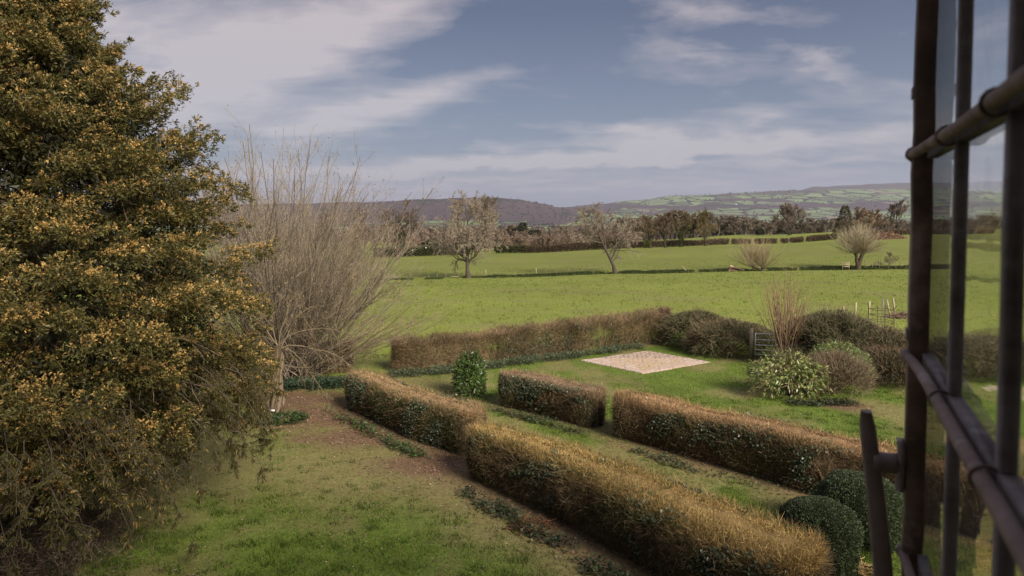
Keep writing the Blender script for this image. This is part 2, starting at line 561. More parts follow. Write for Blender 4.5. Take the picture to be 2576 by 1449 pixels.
# ------------------------------------------------------------------ the ground sheet, out to the hills
def ground_mat():
    m = bpy.data.materials.new('ground')
    m.use_nodes = True
    nt = m.node_tree
    p = nt.nodes['Principled BSDF']
    p.inputs['Roughness'].default_value = .9
    p.inputs['Specular IOR Level'].default_value = .15
    at = nd(nt, 'ShaderNodeAttribute', attribute_name='col')
    zn = nd(nt, 'ShaderNodeAttribute', attribute_name='zone')     # R far country, G wood, B moor
    zs = nd(nt, 'ShaderNodeSeparateColor')
    nt.links.new(zn.outputs['Color'], zs.inputs[0])
    geo = nd(nt, 'ShaderNodeNewGeometry')
    pos = geo.outputs['Position']
    fine = noise(nt, pos, 9.0, 5, .7)
    mid = noise(nt, pos, 2.6, 5, .7)
    tuft = nd(nt, 'ShaderNodeMapRange')
    tuft.inputs[1].default_value, tuft.inputs[2].default_value = .56, .70
    tuft.inputs[3].default_value, tuft.inputs[4].default_value = 1.08, .74
    nt.links.new(mid, tuft.inputs[0])
    k = mth(nt, 'MULTIPLY', mth(nt, 'ADD', .40, mth(nt, 'MULTIPLY', fine, 1.2)), tuft.outputs[0])
    cc = nd(nt, 'ShaderNodeCombineXYZ')
    for i in range(3):
        nt.links.new(k, cc.inputs[i])
    near = mixc(nt, 1.0, at.outputs['Color'], cc.outputs[0], 'MULTIPLY')
    # far country: hedged fields
    mp = nd(nt, 'ShaderNodeMapping')
    mp.inputs['Rotation'].default_value = (0, 0, R(24))
    mp.inputs['Scale'].default_value = (1 / 260, 1 / 430, 0)
    wob = nd(nt, 'ShaderNodeVectorMath', operation='ADD')
    wn = nd(nt, 'ShaderNodeTexNoise')
    wn.inputs['Scale'].default_value = .0035
    nt.links.new(pos, wn.inputs['Vector'])
    sc_ = nd(nt, 'ShaderNodeVectorMath', operation='SCALE')
    sc_.inputs['Scale'].default_value = 260
    nt.links.new(wn.outputs['Color'], sc_.inputs[0])
    nt.links.new(pos, wob.inputs[0])
    nt.links.new(sc_.outputs[0], wob.inputs[1])
    nt.links.new(wob.outputs[0], mp.inputs[0])
    vo = nd(nt, 'ShaderNodeTexVoronoi', voronoi_dimensions='2D')
    vo.inputs['Scale'].default_value = 1.0
    vo.inputs['Randomness'].default_value = .85
    nt.links.new(mp.outputs[0], vo.inputs['Vector'])
    ve = nd(nt, 'ShaderNodeTexVoronoi', voronoi_dimensions='2D', feature='DISTANCE_TO_EDGE')
    ve.inputs['Scale'].default_value = 1.0
    ve.inputs['Randomness'].default_value = .85
    nt.links.new(mp.outputs[0], ve.inputs['Vector'])
    cr = nd(nt, 'ShaderNodeValToRGB')
    el = cr.color_ramp.elements
    el[0].position, el[0].color = 0, (.15, .20, .08, 1)
    el[1].position, el[1].color = 1, (.24, .29, .13, 1)
    for ps, c in ((.3, (.19, .25, .10, 1)), (.52, (.17, .20, .10, 1)), (.66, (.23, .19, .13, 1)), (.74, (.19, .25, .10, 1)), (.9, (.10, .12, .06, 1))):
        e = el.new(ps)
        e.color = c
    cr.color_ramp.interpolation = 'CONSTANT'
    sp = nd(nt, 'ShaderNodeSeparateColor')
    nt.links.new(vo.outputs['Color'], sp.inputs[0])
    nt.links.new(sp.outputs[0], cr.inputs[0])
    hedge_w = mth(nt, 'ADD', .03, mth(nt, 'MULTIPLY', noise(nt, pos, .01, 3), .09))
    hd = mth(nt, 'LESS_THAN', ve.outputs['Distance'], hedge_w)
    woodc = mixc(nt, noise(nt, pos, .02, 5, .7), (.028, .020, .019), (.12, .082, .074))
    wood2 = mixc(nt, mth(nt, 'GREATER_THAN', noise(nt, pos, .0021, 2), .60), woodc, (.028, .036, .020))
    fieldf = mixc(nt, hd, cr.outputs[0], (.032, .028, .020))
    wmask = mth(nt, 'GREATER_THAN', mth(nt, 'ADD', zs.outputs[1], mth(nt, 'MULTIPLY', mth(nt, 'SUBTRACT', noise(nt, pos, .0018, 4, .6), .5), 1.9)), .53)
    far = mixc(nt, wmask, fieldf, wood2)
    moor = mixc(nt, noise(nt, pos, .0015, 4), (.045, .036, .032), (.09, .075, .05))
    far = mixc(nt, zs.outputs[2], far, moor)
    nt.links.new(mixc(nt, zs.outputs[0], near, far), p.inputs['Base Color'])
    b1 = nd(nt, 'ShaderNodeBump')
    b1.inputs['Strength'].default_value = .6
    b1.inputs['Distance'].default_value = .05
    hsum = mth(nt, 'ADD', mth(nt, 'MULTIPLY', mid, .8), mth(nt, 'MULTIPLY', fine, .3))
    nt.links.new(hsum, b1.inputs['Height'])
    b2 = nd(nt, 'ShaderNodeBump')
    b2.inputs['Distance'].default_value = 14.0
    nt.links.new(mth(nt, 'MULTIPLY', wmask, zs.outputs[0]), b2.inputs['Strength'])
    nt.links.new(noise(nt, pos, .035, 4, .7), b2.inputs['Height'])
    nt.links.new(b1.outputs[0], b2.inputs['Normal'])
    nt.links.new(b2.outputs[0], p.inputs['Normal'])
    return m


def build_ground():
    az = np.concatenate([np.linspace(-180, -48, 24, endpoint=False), np.arange(-48, 48, .3), np.linspace(48, 180, 24)]) * np.pi / 180
    rr = np.concatenate([[.5, 3], np.arange(6, 34, .4), np.geomspace(34, 120, 110), np.geomspace(122, 1000, 50), np.geomspace(1050, 16000, 150), [20000, 28000]])
    A, Rr = np.meshgrid(az, rr)
    x, y = Rr * np.sin(A), Rr * np.cos(A)
    z = terrain(x.ravel(), y.ravel()).reshape(x.shape)
    # the ditch across the pasture
    dy = y - DITCH(x)
    z = z - .55 * np.exp(-(dy / .9) ** 2) * (y > 60) * (y < 120)
    n, k = x.shape
    v = np.stack([x, y, z], -1)
    c = ground_colour(x, y)
    i = (np.arange(n - 1)[:, None] * k + np.arange(k - 1)[None])
    f = np.stack([i, i + 1, i + k + 1, i + k], -1)
    g = Geo()
    g.add(v, c.reshape(-1, 3), f4=f.reshape(-1, 4)[:, ::-1])
    M = ground_mat()
    o = g.obj('ground', M, smooth=True, kind='structure')
    d = np.hypot(x, y)
    px = CX + F * x / np.maximum(y, d * .35)
    row = HZ - (z - HC) / np.maximum(y, d * .35) * F
    far = sstep(420, 700, d)
    wood = np.zeros_like(d)
    hillA = (1 - sstep(1380, 1500, px)) * sstep(4350, 4900, d) * (d < 6700)
    wood = np.maximum(wood, hillA * 1.6)
    wood = np.maximum(wood, .42 * sstep(1700, 3000, d))
    # woods along the foot of the long hill, and the belt half way up
    belt = np.exp(-((row - (519 - (px - 1900) * .012)) / 5.5) ** 2) * sstep(1500, 1650, px) * (1 - sstep(2180, 2320, px)) * (d > 6500)
    wood = np.maximum(wood, belt * 1.0)
    wood = np.where((d > 2500) & (d < 4600) & (px > 2130) & (row > 553), .95, wood)
    wood = np.where((d > 7600) & (row < 500) & (d < 11000), wood * .7, wood)
    wood = np.maximum(wood, np.exp(-((px - 1470) / 110) ** 2) * (d > 6500) * .9)
    wood = np.where(d < 1700, .75, wood)
    moor = sstep(10600, 11200, d) + np.exp(-(((px - 1960) / 90) ** 2)) * (d > 8300) * (row < 490)
    a = o.data.color_attributes.new('zone', 'FLOAT_COLOR', 'POINT')
    zz = np.stack([far, np.clip(wood, 0, 1), np.clip(moor, 0, 1), np.ones_like(far)], -1)
    a.data.foreach_set('color', zz.astype(np.float32).ravel())


def DITCH(x):
    x = np.asarray(x, float)
    px = CX + F * x / 90
    return np.interp(px, [0, 950, 1100, 1300, 1500, 1700, 1900, 2300, 3000], [88, 87, 87.5, 88.5, 90.5, 91, 90.5, 91.5, 92]) + .5 * np.sin(x * .21)


build_ground()

# ------------------------------------------------------------------ haze
def haze():
    g = Geo()
    g.box([0, 9000, 320], 30000, 36000, 1240, [1, 1, 1])
    m = bpy.data.materials.new('haze')
    m.use_nodes = True
    nt = m.node_tree
    nt.nodes.clear()
    out = nd(nt, 'ShaderNodeOutputMaterial')
    v = nd(nt, 'ShaderNodeVolumePrincipled')
    v.inputs['Color'].default_value = (.72, .74, .90, 1)
    v.inputs['Density'].default_value = 4.6e-5
    v.inputs['Anisotropy'].default_value = .1
    nt.links.new(v.outputs[0], out.inputs['Volume'])
    g.obj('haze', m, kind='stuff')


HAZE_ON = True
if HAZE_ON:
    haze()

# ------------------------------------------------------------------ hedges
C_GOLD = np.array([.62, .415, .160])
C_TAN = np.array([.54, .355, .185])
C_RUST = np.array([.40, .27, .165])
C_BROWN = np.array([.140, .100, .054])
C_GREEN = np.array([.045, .065, .016])
C_IVY = np.array([.095, .125, .070])


def resample(pts, n, smooth=3):
    pts = np.array(pts, float)
    for _ in range(smooth):
        if len(pts) > 2:
            q = np.concatenate([pts[:1], np.stack([.75 * pts[:-1] + .25 * pts[1:], .25 * pts[:-1] + .75 * pts[1:]], 1).reshape(-1, pts.shape[1]), pts[-1:]])
            pts = q
    d = np.concatenate([[0], np.cumsum(np.linalg.norm(np.diff(pts[:, :2], axis=0), axis=1))])
    s = np.linspace(0, d[-1], n)
    return np.stack([np.interp(s, d, pts[:, i]) for i in range(pts.shape[1])], 1), s


def hedge(name, label, pts, hw, hh, ntop, nside, nleaf, top=C_GOLD, green=.5, open_=0.0, seed=1, cap=.55, group=None, core=True, round_=.5, ivy=.5):
    """clipped hedge along pts; hw half widths, hh heights at each point; the two ends are rounded"""
    g_ = np.random.default_rng(seed)
    P4 = np.concatenate([np.array(pts, float), np.array(hw)[:, None], np.array(hh)[:, None]], 1)
    ns = 90
    C, s = resample(P4, ns)
    Ln = s[-1]
    T = unit(np.gradient(C[:, :2], axis=0))
    N = np.stack([T[:, 1], -T[:, 0]], 1)
    zb = terrain(C[:, 0], C[:, 1])
    o0 = C[ns // 2]
    root = thing(name, label, 'hedge', (o0[0], o0[1], float(zb[ns // 2])), group=group)
    org = np.array(root.location)

    def surf(u, th, inset=0.0, rough=1.0):
        """u in 0..1 along, th in 0..pi across"""
        i = u * (ns - 1)
        i0 = np.clip(i.astype(int), 0, ns - 2)
        f = (i - i0)[:, None]
        c = C[i0] * (1 - f) + C[i0 + 1] * f
        t = unit(T[i0] * (1 - f) + T[i0 + 1] * f)
        nn = np.stack([t[:, 1], -t[:, 0]], 1)
        z0 = zb[i0] * (1 - f[:, 0]) + zb[i0 + 1] * f[:, 0]
        de = np.minimum(u, 1 - u) * Ln
        e = np.sqrt(np.clip(1 - (1 - np.clip(de / cap, 0, 1)) ** 2.6, 0, 1))
        ct, st = np.cos(th), np.sin(th)
        X = np.sign(ct) * np.abs(ct) ** round_
        Z = np.abs(st) ** (round_ * .9)
        under = .80 + .20 * np.clip(Z / .55, 0, 1)
        bump = (1 + (.16 + .35 * (open_ > 0)) * rough * (fbm(u * Ln * 1.3 + seed, th * 1.6, seed, 3) - .5) * 1.2)
        W = np.maximum(c[:, 2] * e * under * bump - inset * e, .01)
        H = c[:, 3] * (.93 + .07 * e) * (1 + (.13 + .12 * (open_ > 0)) * (fbm(u * Ln * (.8 + open_), th * .8 + 7, seed + 2, 3) - .5) * rough) - inset
        p = np.stack([c[:, 0] + nn[:, 0] * X * W, c[:, 1] + nn[:, 1] * X * W, z0 + Z * H], 1)
        p[:, :2] += nn * ((vnoise(u * Ln * .8, u * 0 + seed, seed) - .5) * .22 * hw[0] / .5)[:, None]
        nz = np.abs(Z) ** 5
        nx = X * (1 - nz)
        endt = (1 - np.clip(de / cap, 0, 1)) * np.where(u < .5, -1, 1) * (1 - nz)
        nrm = unit(np.stack([nn[:, 0] * nx + t[:, 0] * endt, nn[:, 1] * nx + t[:, 1] * endt, nz * 1.2 + .05], 1))
        return p, nrm, Z, X, e

    def ends(n):
        u = g_.random(n)
        q = cap * .5 * g_.random(n) ** 2 / Ln
        m = g_.random(n)
        w = min(.34, 2.2 / Ln)
        return np.where(m < w / 2, q, np.where(m < w, 1 - q, u))

    if core:
        U, TH = np.meshgrid(np.linspace(0.002, .998, 110), np.linspace(0, np.pi, 26), indexing='ij')
        p, nrm, Z, X, e = surf(U.ravel(), TH.ravel(), .10)
        p = p + nrm * (fbm(p[:, 0] * 6 + p[:, 2] * 5, p[:, 1] * 6, seed + 4, 3) - .5)[:, None] * .16
        i = np.arange(109)[:, None] * 26 + np.arange(25)[None]
        f4 = np.stack([i, i + 26, i + 27, i + 1], -1).reshape(-1, 4)
        g = Geo()
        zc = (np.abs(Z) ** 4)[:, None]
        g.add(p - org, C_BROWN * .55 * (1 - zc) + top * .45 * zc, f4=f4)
        g.obj('woody_core', M_TWIG, root)
    # clipped twig ends over the top
    g = Geo()
    n = ntop
    u = ends(n)
    th = np.pi * .5 + (g_.random(n) - .5) * np.pi * .90
    p, nrm, Z, X, e = surf(u, th, .05)
    keep = Z > .72
    p, nrm, Z, u, X = p[keep], nrm[keep], Z[keep], u[keep], X[keep]
    n = len(p)
    w = sstep(.76, .95, Z)[:, None]
    d = unit(nrm * .5 + np.array([0, 0, .75]) + g_.normal(size=(n, 3)) * .38)
    tone = fbm(p[:, 0] * 1.6, p[:, 1] * 1.6, seed + 11)[:, None]
    col = (top * w + (C_BROWN * 1.3) * (1 - w)) * (.55 + .9 * g_.random((n, 1)) ** 1.5) * (.75 + .5 * tone)
    grn = (g_.random(n) < .08 + .25 * (tone[:, 0] < .4)).reshape(-1, 1)
    col = np.where(grn, C_GREEN * 2.0, col)
    p = p - d * (g_.random((n, 1)) * .05)
    chip = g_.random(n) < .45
    d = np.where(chip[:, None], unit(d + g_.normal(size=(n, 3)) * .8), d)
    g.blades(p, d, np.where(chip, .022 + .02 * g_.random(n), .025 + .055 * g_.random(n) ** 2.2), np.where(chip, .013, .005 + .005 * g_.random(n)), col * .7, np.clip(col * 1.25, 0, .75), g=g_)
    g.obj('clipped_top', M_DRY, root)
    # twigs and stems of the sides
    g = Geo()
    n = nside
    u = ends(n)
    th = np.where(g_.random(n) < .5, 0, np.pi) + 0
    zz = g_.random(n) ** .8
    a = np.arcsin(np.clip(zz, 0, 1) ** (1 / (round_ * .9)))
    th = np.where(th > 0, np.pi - a, a)
    p, nrm, Z, X, e = surf(u, th, .0)
    p = p - nrm * (g_.random((n, 1)) ** 1.5 * .24)
    dens = fbm(u * Ln * 1.8, Z * 2.0 * hh[0] + seed, seed + 20, 3)
    keep = np.ones(n, bool)
    if open_ > 0:
        keep &= dens > .40 * open_ + .09 * open_ * (Z < .45) + .05 * g_.normal(size=n)
    if True:
        p, nrm, Z, u, dens = p[keep], nrm[keep], Z[keep], u[keep], dens[keep]
        n = len(p)
    d = unit(nrm * .45 + np.array([0, 0, .45]) + g_.normal(size=(n, 3)) * .6)
    w = sstep(.66, 1.0, Z)[:, None]
    col = (top * .7 * w + C_BROWN * (1 + .7 * (open_ > 0)) * (1 - w)) * (.45 + 1.1 * g_.random((n, 1)) ** 1.4) * (.25 + 1.5 * fbm(u * Ln * 1.5, Z * 2, seed + 31, 3))[:, None]
    pale = (g_.random((n, 1)) < .10)
    col = np.where(pale, [.26, .19, .10], col)
    g.blades(p, d, (.07 + .15 * g_.random(n)) * (1 + .5 * (open_ > 0)), .004 + .006 * g_.random(n) + .003 * (open_ > 0), col * .8, col * 1.1, g=g_)
    m = int(Ln * 34)
    u = g_.random(m)
    th = np.where(g_.random(m) < .5, .02, np.pi - .02)
    k = 5
    pts_ = []
    zt = .35 + .6 * g_.random(m)
    for q in range(k):
        f = q / (k - 1)
        zq = np.clip(zt * f, .0, .97)
        a = np.arcsin(zq ** (1 / (round_ * .9)))
        pp, nr, *_ = surf(np.clip(u + (g_.random(m) - .5) * .06 * f / Ln * 4, 0.005, .995), np.where(th > 1, np.pi - a, a), .05 + .10 * (1 - f))
        pts_.append(pp + g_.normal(size=(m, 3)) * .015)
    Pt = np.stack(pts_, 1)
    rad = np.linspace(1, .45, k)[None] * (.006 + .009 * g_.random((m, 1)))
    g.tubes(Pt - 0, rad, 3, C_BROWN * (1.0 + 1.3 * g_.random((m, 1))))
    g.obj('side_twigs', M_TWIG, root)
    # evergreen leaves and ivy growing through the sides
    if nleaf:
        g = Geo()
        n = nleaf
        u = g_.random(n)
        zz = g_.random(n) ** .75
        a = np.arcsin(np.clip(zz, 0, 1) ** (1 / (round_ * .9)))
        th = np.where(g_.random(n) < .5, np.pi - a, a)
        p, nrm, Z, X, e = surf(u, th, -.01)
        patch = fbm(u * Ln * 1.1 + 5 * X, Z * 1.7 + X, seed + 40, 3)
        keep = (patch > .64 - .28 * green) & (g_.random(n) < 1.15 - .75 * sstep(.8, 1, Z))
        p, nrm, patch = p[keep], nrm[keep], patch[keep]
        n = len(p)
        isivy = (fbm(p[:, 0] * 1.3 + 9, p[:, 1] * 1.3 + p[:, 2], seed + 60, 2) > .66 - .18 * ivy)[:, None]
        col = np.where(isivy, C_IVY, C_GREEN * 1.5) * (.5 + 1.0 * g_.random((n, 1)))
        p = p - nrm * (g_.random((n, 1)) ** 1.3 * .14)
        d = unit(nrm * .6 + g_.normal(size=(n, 3)) * .7 + [0, 0, -.15])
        g.leaves(p, d, np.where(isivy[:, 0], .055, .035) * (.7 + .6 * g_.random(n)), np.where(isivy[:, 0], .045, .02), col, g=g_)
        g.obj('leaves', M_GLOSS, root)
    # meshes were written in world metres: bring them under the root
    for ch in root.children:
        if ch.name.split('.')[0] != 'woody_core':
            me = ch.data
            me.transform(Matrix.Translation(-Vector(org)))
    return root


hedge('clipped_hedge', 'long golden-topped clipped hedge in the foreground running down to the bottom edge', PATHS['front'], [.50, .66, .80, .82], [1.14, 1.2, 1.24, 1.20],
      140000, 70000, 30000, top=C_GOLD, green=.35, seed=3, cap=.6, round_=.55)
hedge('clipped_hedge', 'brown clipped hedge with ivy in its side, joining the far end of the golden hedge', PATHS['left'], [.5, .55, .55], [1.12, 1.12, 1.1],
      60000, 40000, 30000, top=C_TAN, green=.85, seed=5, cap=.45)
hedge('clipped_hedge', 'short block of brown and green hedge beside the glossy laurel bush', PATHS['small'], [.55, .55], [1.02, 1.04],
      26000, 24000, 20000, top=C_RUST * 1.1, green=.9, seed=8, cap=.5, round_=.45)
hedge('clipped_hedge', 'long rusty-topped clipped hedge on the right, between the lawns and the box balls', PATHS['right'], [.55, .6, .62], [1.16, 1.16, 1.16],
      85000, 50000, 26000, top=C_TAN * np.array([1.0, .95, .92]), green=.45, seed=13, cap=.5)
hedge('boundary_hedge', 'thin bare hedge along the field edge behind the brick square, gaps low down', PATHS['far'], [.42, .42, .48], [1.2, 1.27, 1.5],
      24000, 90000, 20000, top=C_RUST * .9, green=.7, open_=.88, seed=17, cap=.35, core=False, round_=.42)
hedge('boundary_hedge', 'short bare hedge end behind the willow, left of the gap to the field', PATHS['farleft'], [.42, .45], [1.1, 1.2],
      9000, 30000, 4000, top=C_RUST, green=.2, open_=.8, seed=19, cap=.4, core=False, round_=.5)


# ------------------------------------------------------------------ bare branching
def branch_level(P, Rd, m, g_, t0, t1, ang, lratio, k, up=0.0, droop=0.0, lmin=.35, side=None, wander=.12):
    """children on each parent path: P (n,k0,3), Rd (n,k0)"""
    n, k0, _ = P.shape
    t = np.sort(t0 + (t1 - t0) * g_.random((n, m)), 1)
    i = t * (k0 - 1)
    i0 = np.clip(i.astype(int), 0, k0 - 2)
    f = (i - i0)[..., None]
    idx = np.arange(n)[:, None]
    b = P[idx, i0] * (1 - f) + P[idx, i0 + 1] * f
    T = unit(P[idx, i0 + 1] - P[idx, i0])
    r = (Rd[idx, i0] * (1 - f[..., 0]) + Rd[idx, i0 + 1] * f[..., 0])
    plen = np.linalg.norm(np.diff(P, axis=1), axis=2).sum(1)[:, None]
    L = plen * lratio * (lmin + (1 - lmin) * (1 - t)) * (.75 + .5 * g_.random((n, m)))
    perp = unit(np.cross(T, rdir(n * m, g_).reshape(n, m, 3)))
    a = R(1) * (ang + g_.normal(size=(n, m)) * 9)
    d = unit(T * np.cos(a)[..., None] + perp * np.sin(a)[..., None])
    d = d.reshape(-1, 3)
    b, L, r = b.reshape(-1, 3), L.reshape(-1), r.reshape(-1)
    Q = [b]
    cur = d
    for q in range(1, k):
        cur = unit(cur + np.array([0, 0, up - droop * q / k]) / k * 2 + g_.normal(size=cur.shape) * wander)
        Q.append(Q[-1] + cur * (L / (k - 1))[:, None])
    return np.stack(Q, 1), r, L


def bare_tree(seed, H, trunk=.35, spread=1.0, levels=(9, 7, 7, 7), up=.25, droop=0.0, lean=0.0, r0=None, col=(.10, .08, .06), tip=(.20, .14, .09),
              first=.3, ang=48, tw=.012, lr=.62, ivy=0, warp=1.0):
    g_ = np.random.default_rng(seed)
    r0 = r0 or H * .028
    k = 9
    f = np.linspace(0, 1, k)
    P = np.stack([lean * H * f ** 1.3 * .3 + np.cumsum(g_.normal(size=k)) * H * .012, np.cumsum(g_.normal(size=k)) * H * .01, f * H * .80], 1)[None]
    P[0, 0, :2] = 0
    Rd = (r0 * (1 - .82 * f ** .8))[None]
    Rd[0, 0] *= 1.5
    gt, gc = Geo(), Geo()
    gt.tubes(P, Rd, 7, np.array(col))
    lvlP, lvlR = P, Rd
    lr_ = [lr * spread, .60, .55, .5, .5]
    for l, m in enumerate(levels):
        last = l == len(levels) - 1
        kk = 6 if l < 1 else (5 if l < 2 else (4 if not last else 3))
        Q, r, L = branch_level(lvlP, lvlR, m, g_, first if l == 0 else .18, .98, ang if l == 0 else 40, lr_[l], kk,
                               up=up * (1.2 if l == 0 else .6), droop=droop * (l >= 1) * (1.4 if l > 1 else .7), wander=.13 + .03 * l)
        rr = np.minimum(r * .62, L * .022 + .002)[:, None] * np.linspace(1, .35, kk)[None]
        if last:
            rr = np.maximum(rr, tw * .5)
            a = l / len(levels)
            cc = np.array(tip) * (.7 + .6 * g_.random((len(Q), 1)))
            # twigs: slim ribbons
            for q in range(kk - 1):
                d = Q[:, q + 1] - Q[:, q]
                Lq = np.linalg.norm(d, axis=1)
                gc.blades(Q[:, q], d / Lq[:, None], Lq * 1.25, rr[:, q] * 2, cc, cc, g=g_)
        else:
            a = (l + 1) / len(levels)
            cc = np.array(col) * (1 - a * .6) + np.array(tip) * a * .6
            (gt if l == 0 else gc).tubes(Q, np.maximum(rr, tw * .7), 4 if l < 2 else 3, cc)
        lvlP, lvlR = Q, rr
    if ivy:
        n = ivy
        ph = g_.random(n) * 2 * np.pi
        t = g_.random(n) ** 1.2 * .6
        c = np.stack([np.interp(t, f, P[0, :, i]) for i in range(3)], 1)
        d = np.stack([np.cos(ph), np.sin(ph), g_.normal(size=n) * .4], 1)
        gc.leaves(c + d * (r0 * 1.1 + H * .03 * g_.random((n, 1))), unit(d), H * .028, H * .022, C_GREEN * (.7 + .7 * g_.random((n, 1))), g=g_)
    return gt, gc


def tree_thing(name, label, loc, gt, gc, group=None, rz=0, mat=None, cat='tree'):
    r = thing(name, label, cat, loc, rz, group)
    gt.obj('trunk', mat or M_BARK, r, smooth=True)
    gc.obj('crown', M_TWIG, r)
    return r


def at(px, y):
    x = (px - CX) / F * y
    return (x, y, tz(x, y) - .05)


# two weeping crab trees on the ditch bank
gt, gc = bare_tree(41, 11.8, spread=1.0, levels=(22, 10, 8, 10), up=.30, droop=1.0, col=(.085, .066, .05), tip=(.39, .32, .235), first=.08, ang=66, tw=.028, lr=.70, r0=.27)
tree_thing('weeping_tree', 'pale tan weeping tree with a forked trunk standing by the ditch, left of centre', at(1178, 88.5), gt, gc)
gt, gc = bare_tree(47, 9.9, spread=1.0, levels=(20, 10, 8, 10), up=.28, droop=1.05, col=(.075, .06, .048), tip=(.37, .30, .22), first=.12, ang=66, tw=.028, lr=.72, lean=-.8, r0=.25)
tree_thing('weeping_tree', 'weeping tree with a leaning dark trunk by the ditch near the middle of the view', at(1548, 90.5), gt, gc)

# big bare trees beyond the pasture
gt, gc = bare_tree(51, 12.6, spread=1.15, levels=(12, 9, 8, 7), up=.35, col=(.055, .045, .035), tip=(.19, .14, .10), first=.18, ang=54, tw=.055, lr=.72, ivy=1200, r0=.40)
tree_thing('oak_tree', 'large dark bare oak with an ivy clad trunk just right of the willow', at(1010, 157), gt, gc)
gt, gc = bare_tree(52, 19.5, spread=.75, levels=(11, 9, 8, 7), up=.6, col=(.06, .048, .036), tip=(.24, .18, .12), first=.25, ang=40, tw=.055, lr=.6)
tree_thing('bare_tree', 'tall narrow bare tree rising behind the left weeping tree', at(1152, 220), gt, gc)
gt, gc = bare_tree(53, 18.5, spread=1.0, levels=(13, 9, 8, 7), up=.5, col=(.06, .048, .036), tip=(.25, .18, .12), first=.3, ang=54, tw=.06, lr=.72)
tree_thing('bare_tree', 'fan shaped bare tree standing behind the left weeping tree, on its right', at(1224, 222), gt, gc)
gt, gc = bare_tree(54, 13, spread=1.0, levels=(12, 9, 8, 7), up=.5, col=(.06, .048, .036), tip=(.24, .18, .13), first=.2, ang=48, tw=.055, lr=.68)
t0 = tree_thing('bare_tree', 'brown bare tree half hidden behind the right side of the willow', at(975, 205), gt, gc)
dup(t0, at(905, 190), 2.0, 1.0, 'brown bare tree seen through the middle of the willow stems')
dup(t0, at(820, 200), 4.0, 1.0, 'brown bare tree seen through the left of the willow stems')

# four hedgerow trees at the pasture's far edge
q4 = [(1637, 158, 8.2, 61, (.23, .17, .09), 'leftmost of four hedgerow trees, slim with a yellowish bush at its foot'),
      (1675, 159, 8.6, 62, (.17, .12, .075), 'second from the left of four hedgerow trees at the field edge, narrow and dark'),
      (1713, 160, 8.8, 63, (.15, .12, .055), 'third of four hedgerow trees, ivy covered and darkest, thick trunk'),
      (1775, 161, 8.6, 64, (.19, .145, .06), 'widest of four hedgerow trees, rounded olive crown at the right of the row')]
for px, y, H, sd, tip, lab in q4:
    gt, gc = bare_tree(sd, H, spread=1.0 if sd != 64 else 1.25, levels=(15, 9, 8, 8), up=.38, col=(.06, .048, .036), tip=tuple(v * 1.3 for v in tip), first=.22, ang=50, tw=.05, lr=.66, ivy=700 if sd == 63 else 120)
    tree_thing('hedgerow_tree', lab, at(px, y), gt, gc, group='four trees at the far field edge')

# pollard willows on the ditch
def pollard(seed, name, label, loc, hz, rc, nst, Ls, heads, tip=(.33, .26, .16), up=.5, r0=.32, lean=0., tr=1):
    g_ = np.random.default_rng(seed)
    gt, gc = Geo(), Geo()
    k = 6
    f = np.linspace(0, 1, k)
    for hx, hy, hz_, rr in heads:
        P = np.stack([hx * f ** 1.2 + g_.normal(size=k) * .05, hy * f, hz_ * f], 1)[None]
        gt.tubes(P, (rr * (1.25 - .5 * f + .35 * (f > .9)))[None], 8, np.array([.085, .062, .042]))
        n = nst
        e = g_.random(n) ** .8
        az = g_.random(n) * 2 * np.pi
        d = np.stack([np.cos(az) * np.cos(e * 1.35), np.sin(az) * np.cos(e * 1.35), np.sin(e * 1.5) - .05], 1)
        b = np.array([hx, hy, hz_]) + d * rr * .8
        Q = [b]
        cur = unit(d)
        L = Ls * (.6 + .5 * g_.random(n))
        for q in range(5):
            cur = unit(cur + [0, 0, up * .22] + g_.normal(size=(n, 3)) * .08)
            Q.append(Q[-1] + cur * (L / 5)[:, None])
        Q = np.stack(Q, 1)
        rad = np.linspace(1, .45, 6)[None] * .020 * np.ones((n, 1))
        gc.tubes(Q, rad, 3, np.array(tip) * (.6 + .6 * g_.random((n, 1))))
        W, r, L2 = branch_level(Q, rad, 5, g_, .2, .95, 28, .45, 3, up=.2)
        gc.tubes(W, .008, 3, np.array(tip) * (.8 + .5 * g_.random((len(W), 1))))
    r = thing(name, label, 'tree', loc)
    gt.obj('trunk', M_BARK, r, smooth=True)
    gc.obj('crown', M_TWIG, r)
    return r


pollard(71, 'pollard_willow', 'pollard willow with a hollow leaning trunk and a mop of pale twigs, far right', at(2160, 90.5), 2, .4, 170, 3.7,
        [(.62, 0, 2.3, .27), (-.22, .1, 2.1, .22)], up=.38, tip=(.36, .30, .20))
pollard(72, 'fallen_willow', 'collapsed low willow sprouting a fan of thin stems beside the dark log', at(1920, 90), .3, .4, 90, 4.1,
        [(.1, 0, .45, .25), (-1.3, .1, .5, .16)], tip=(.30, .23, .14), up=.7)


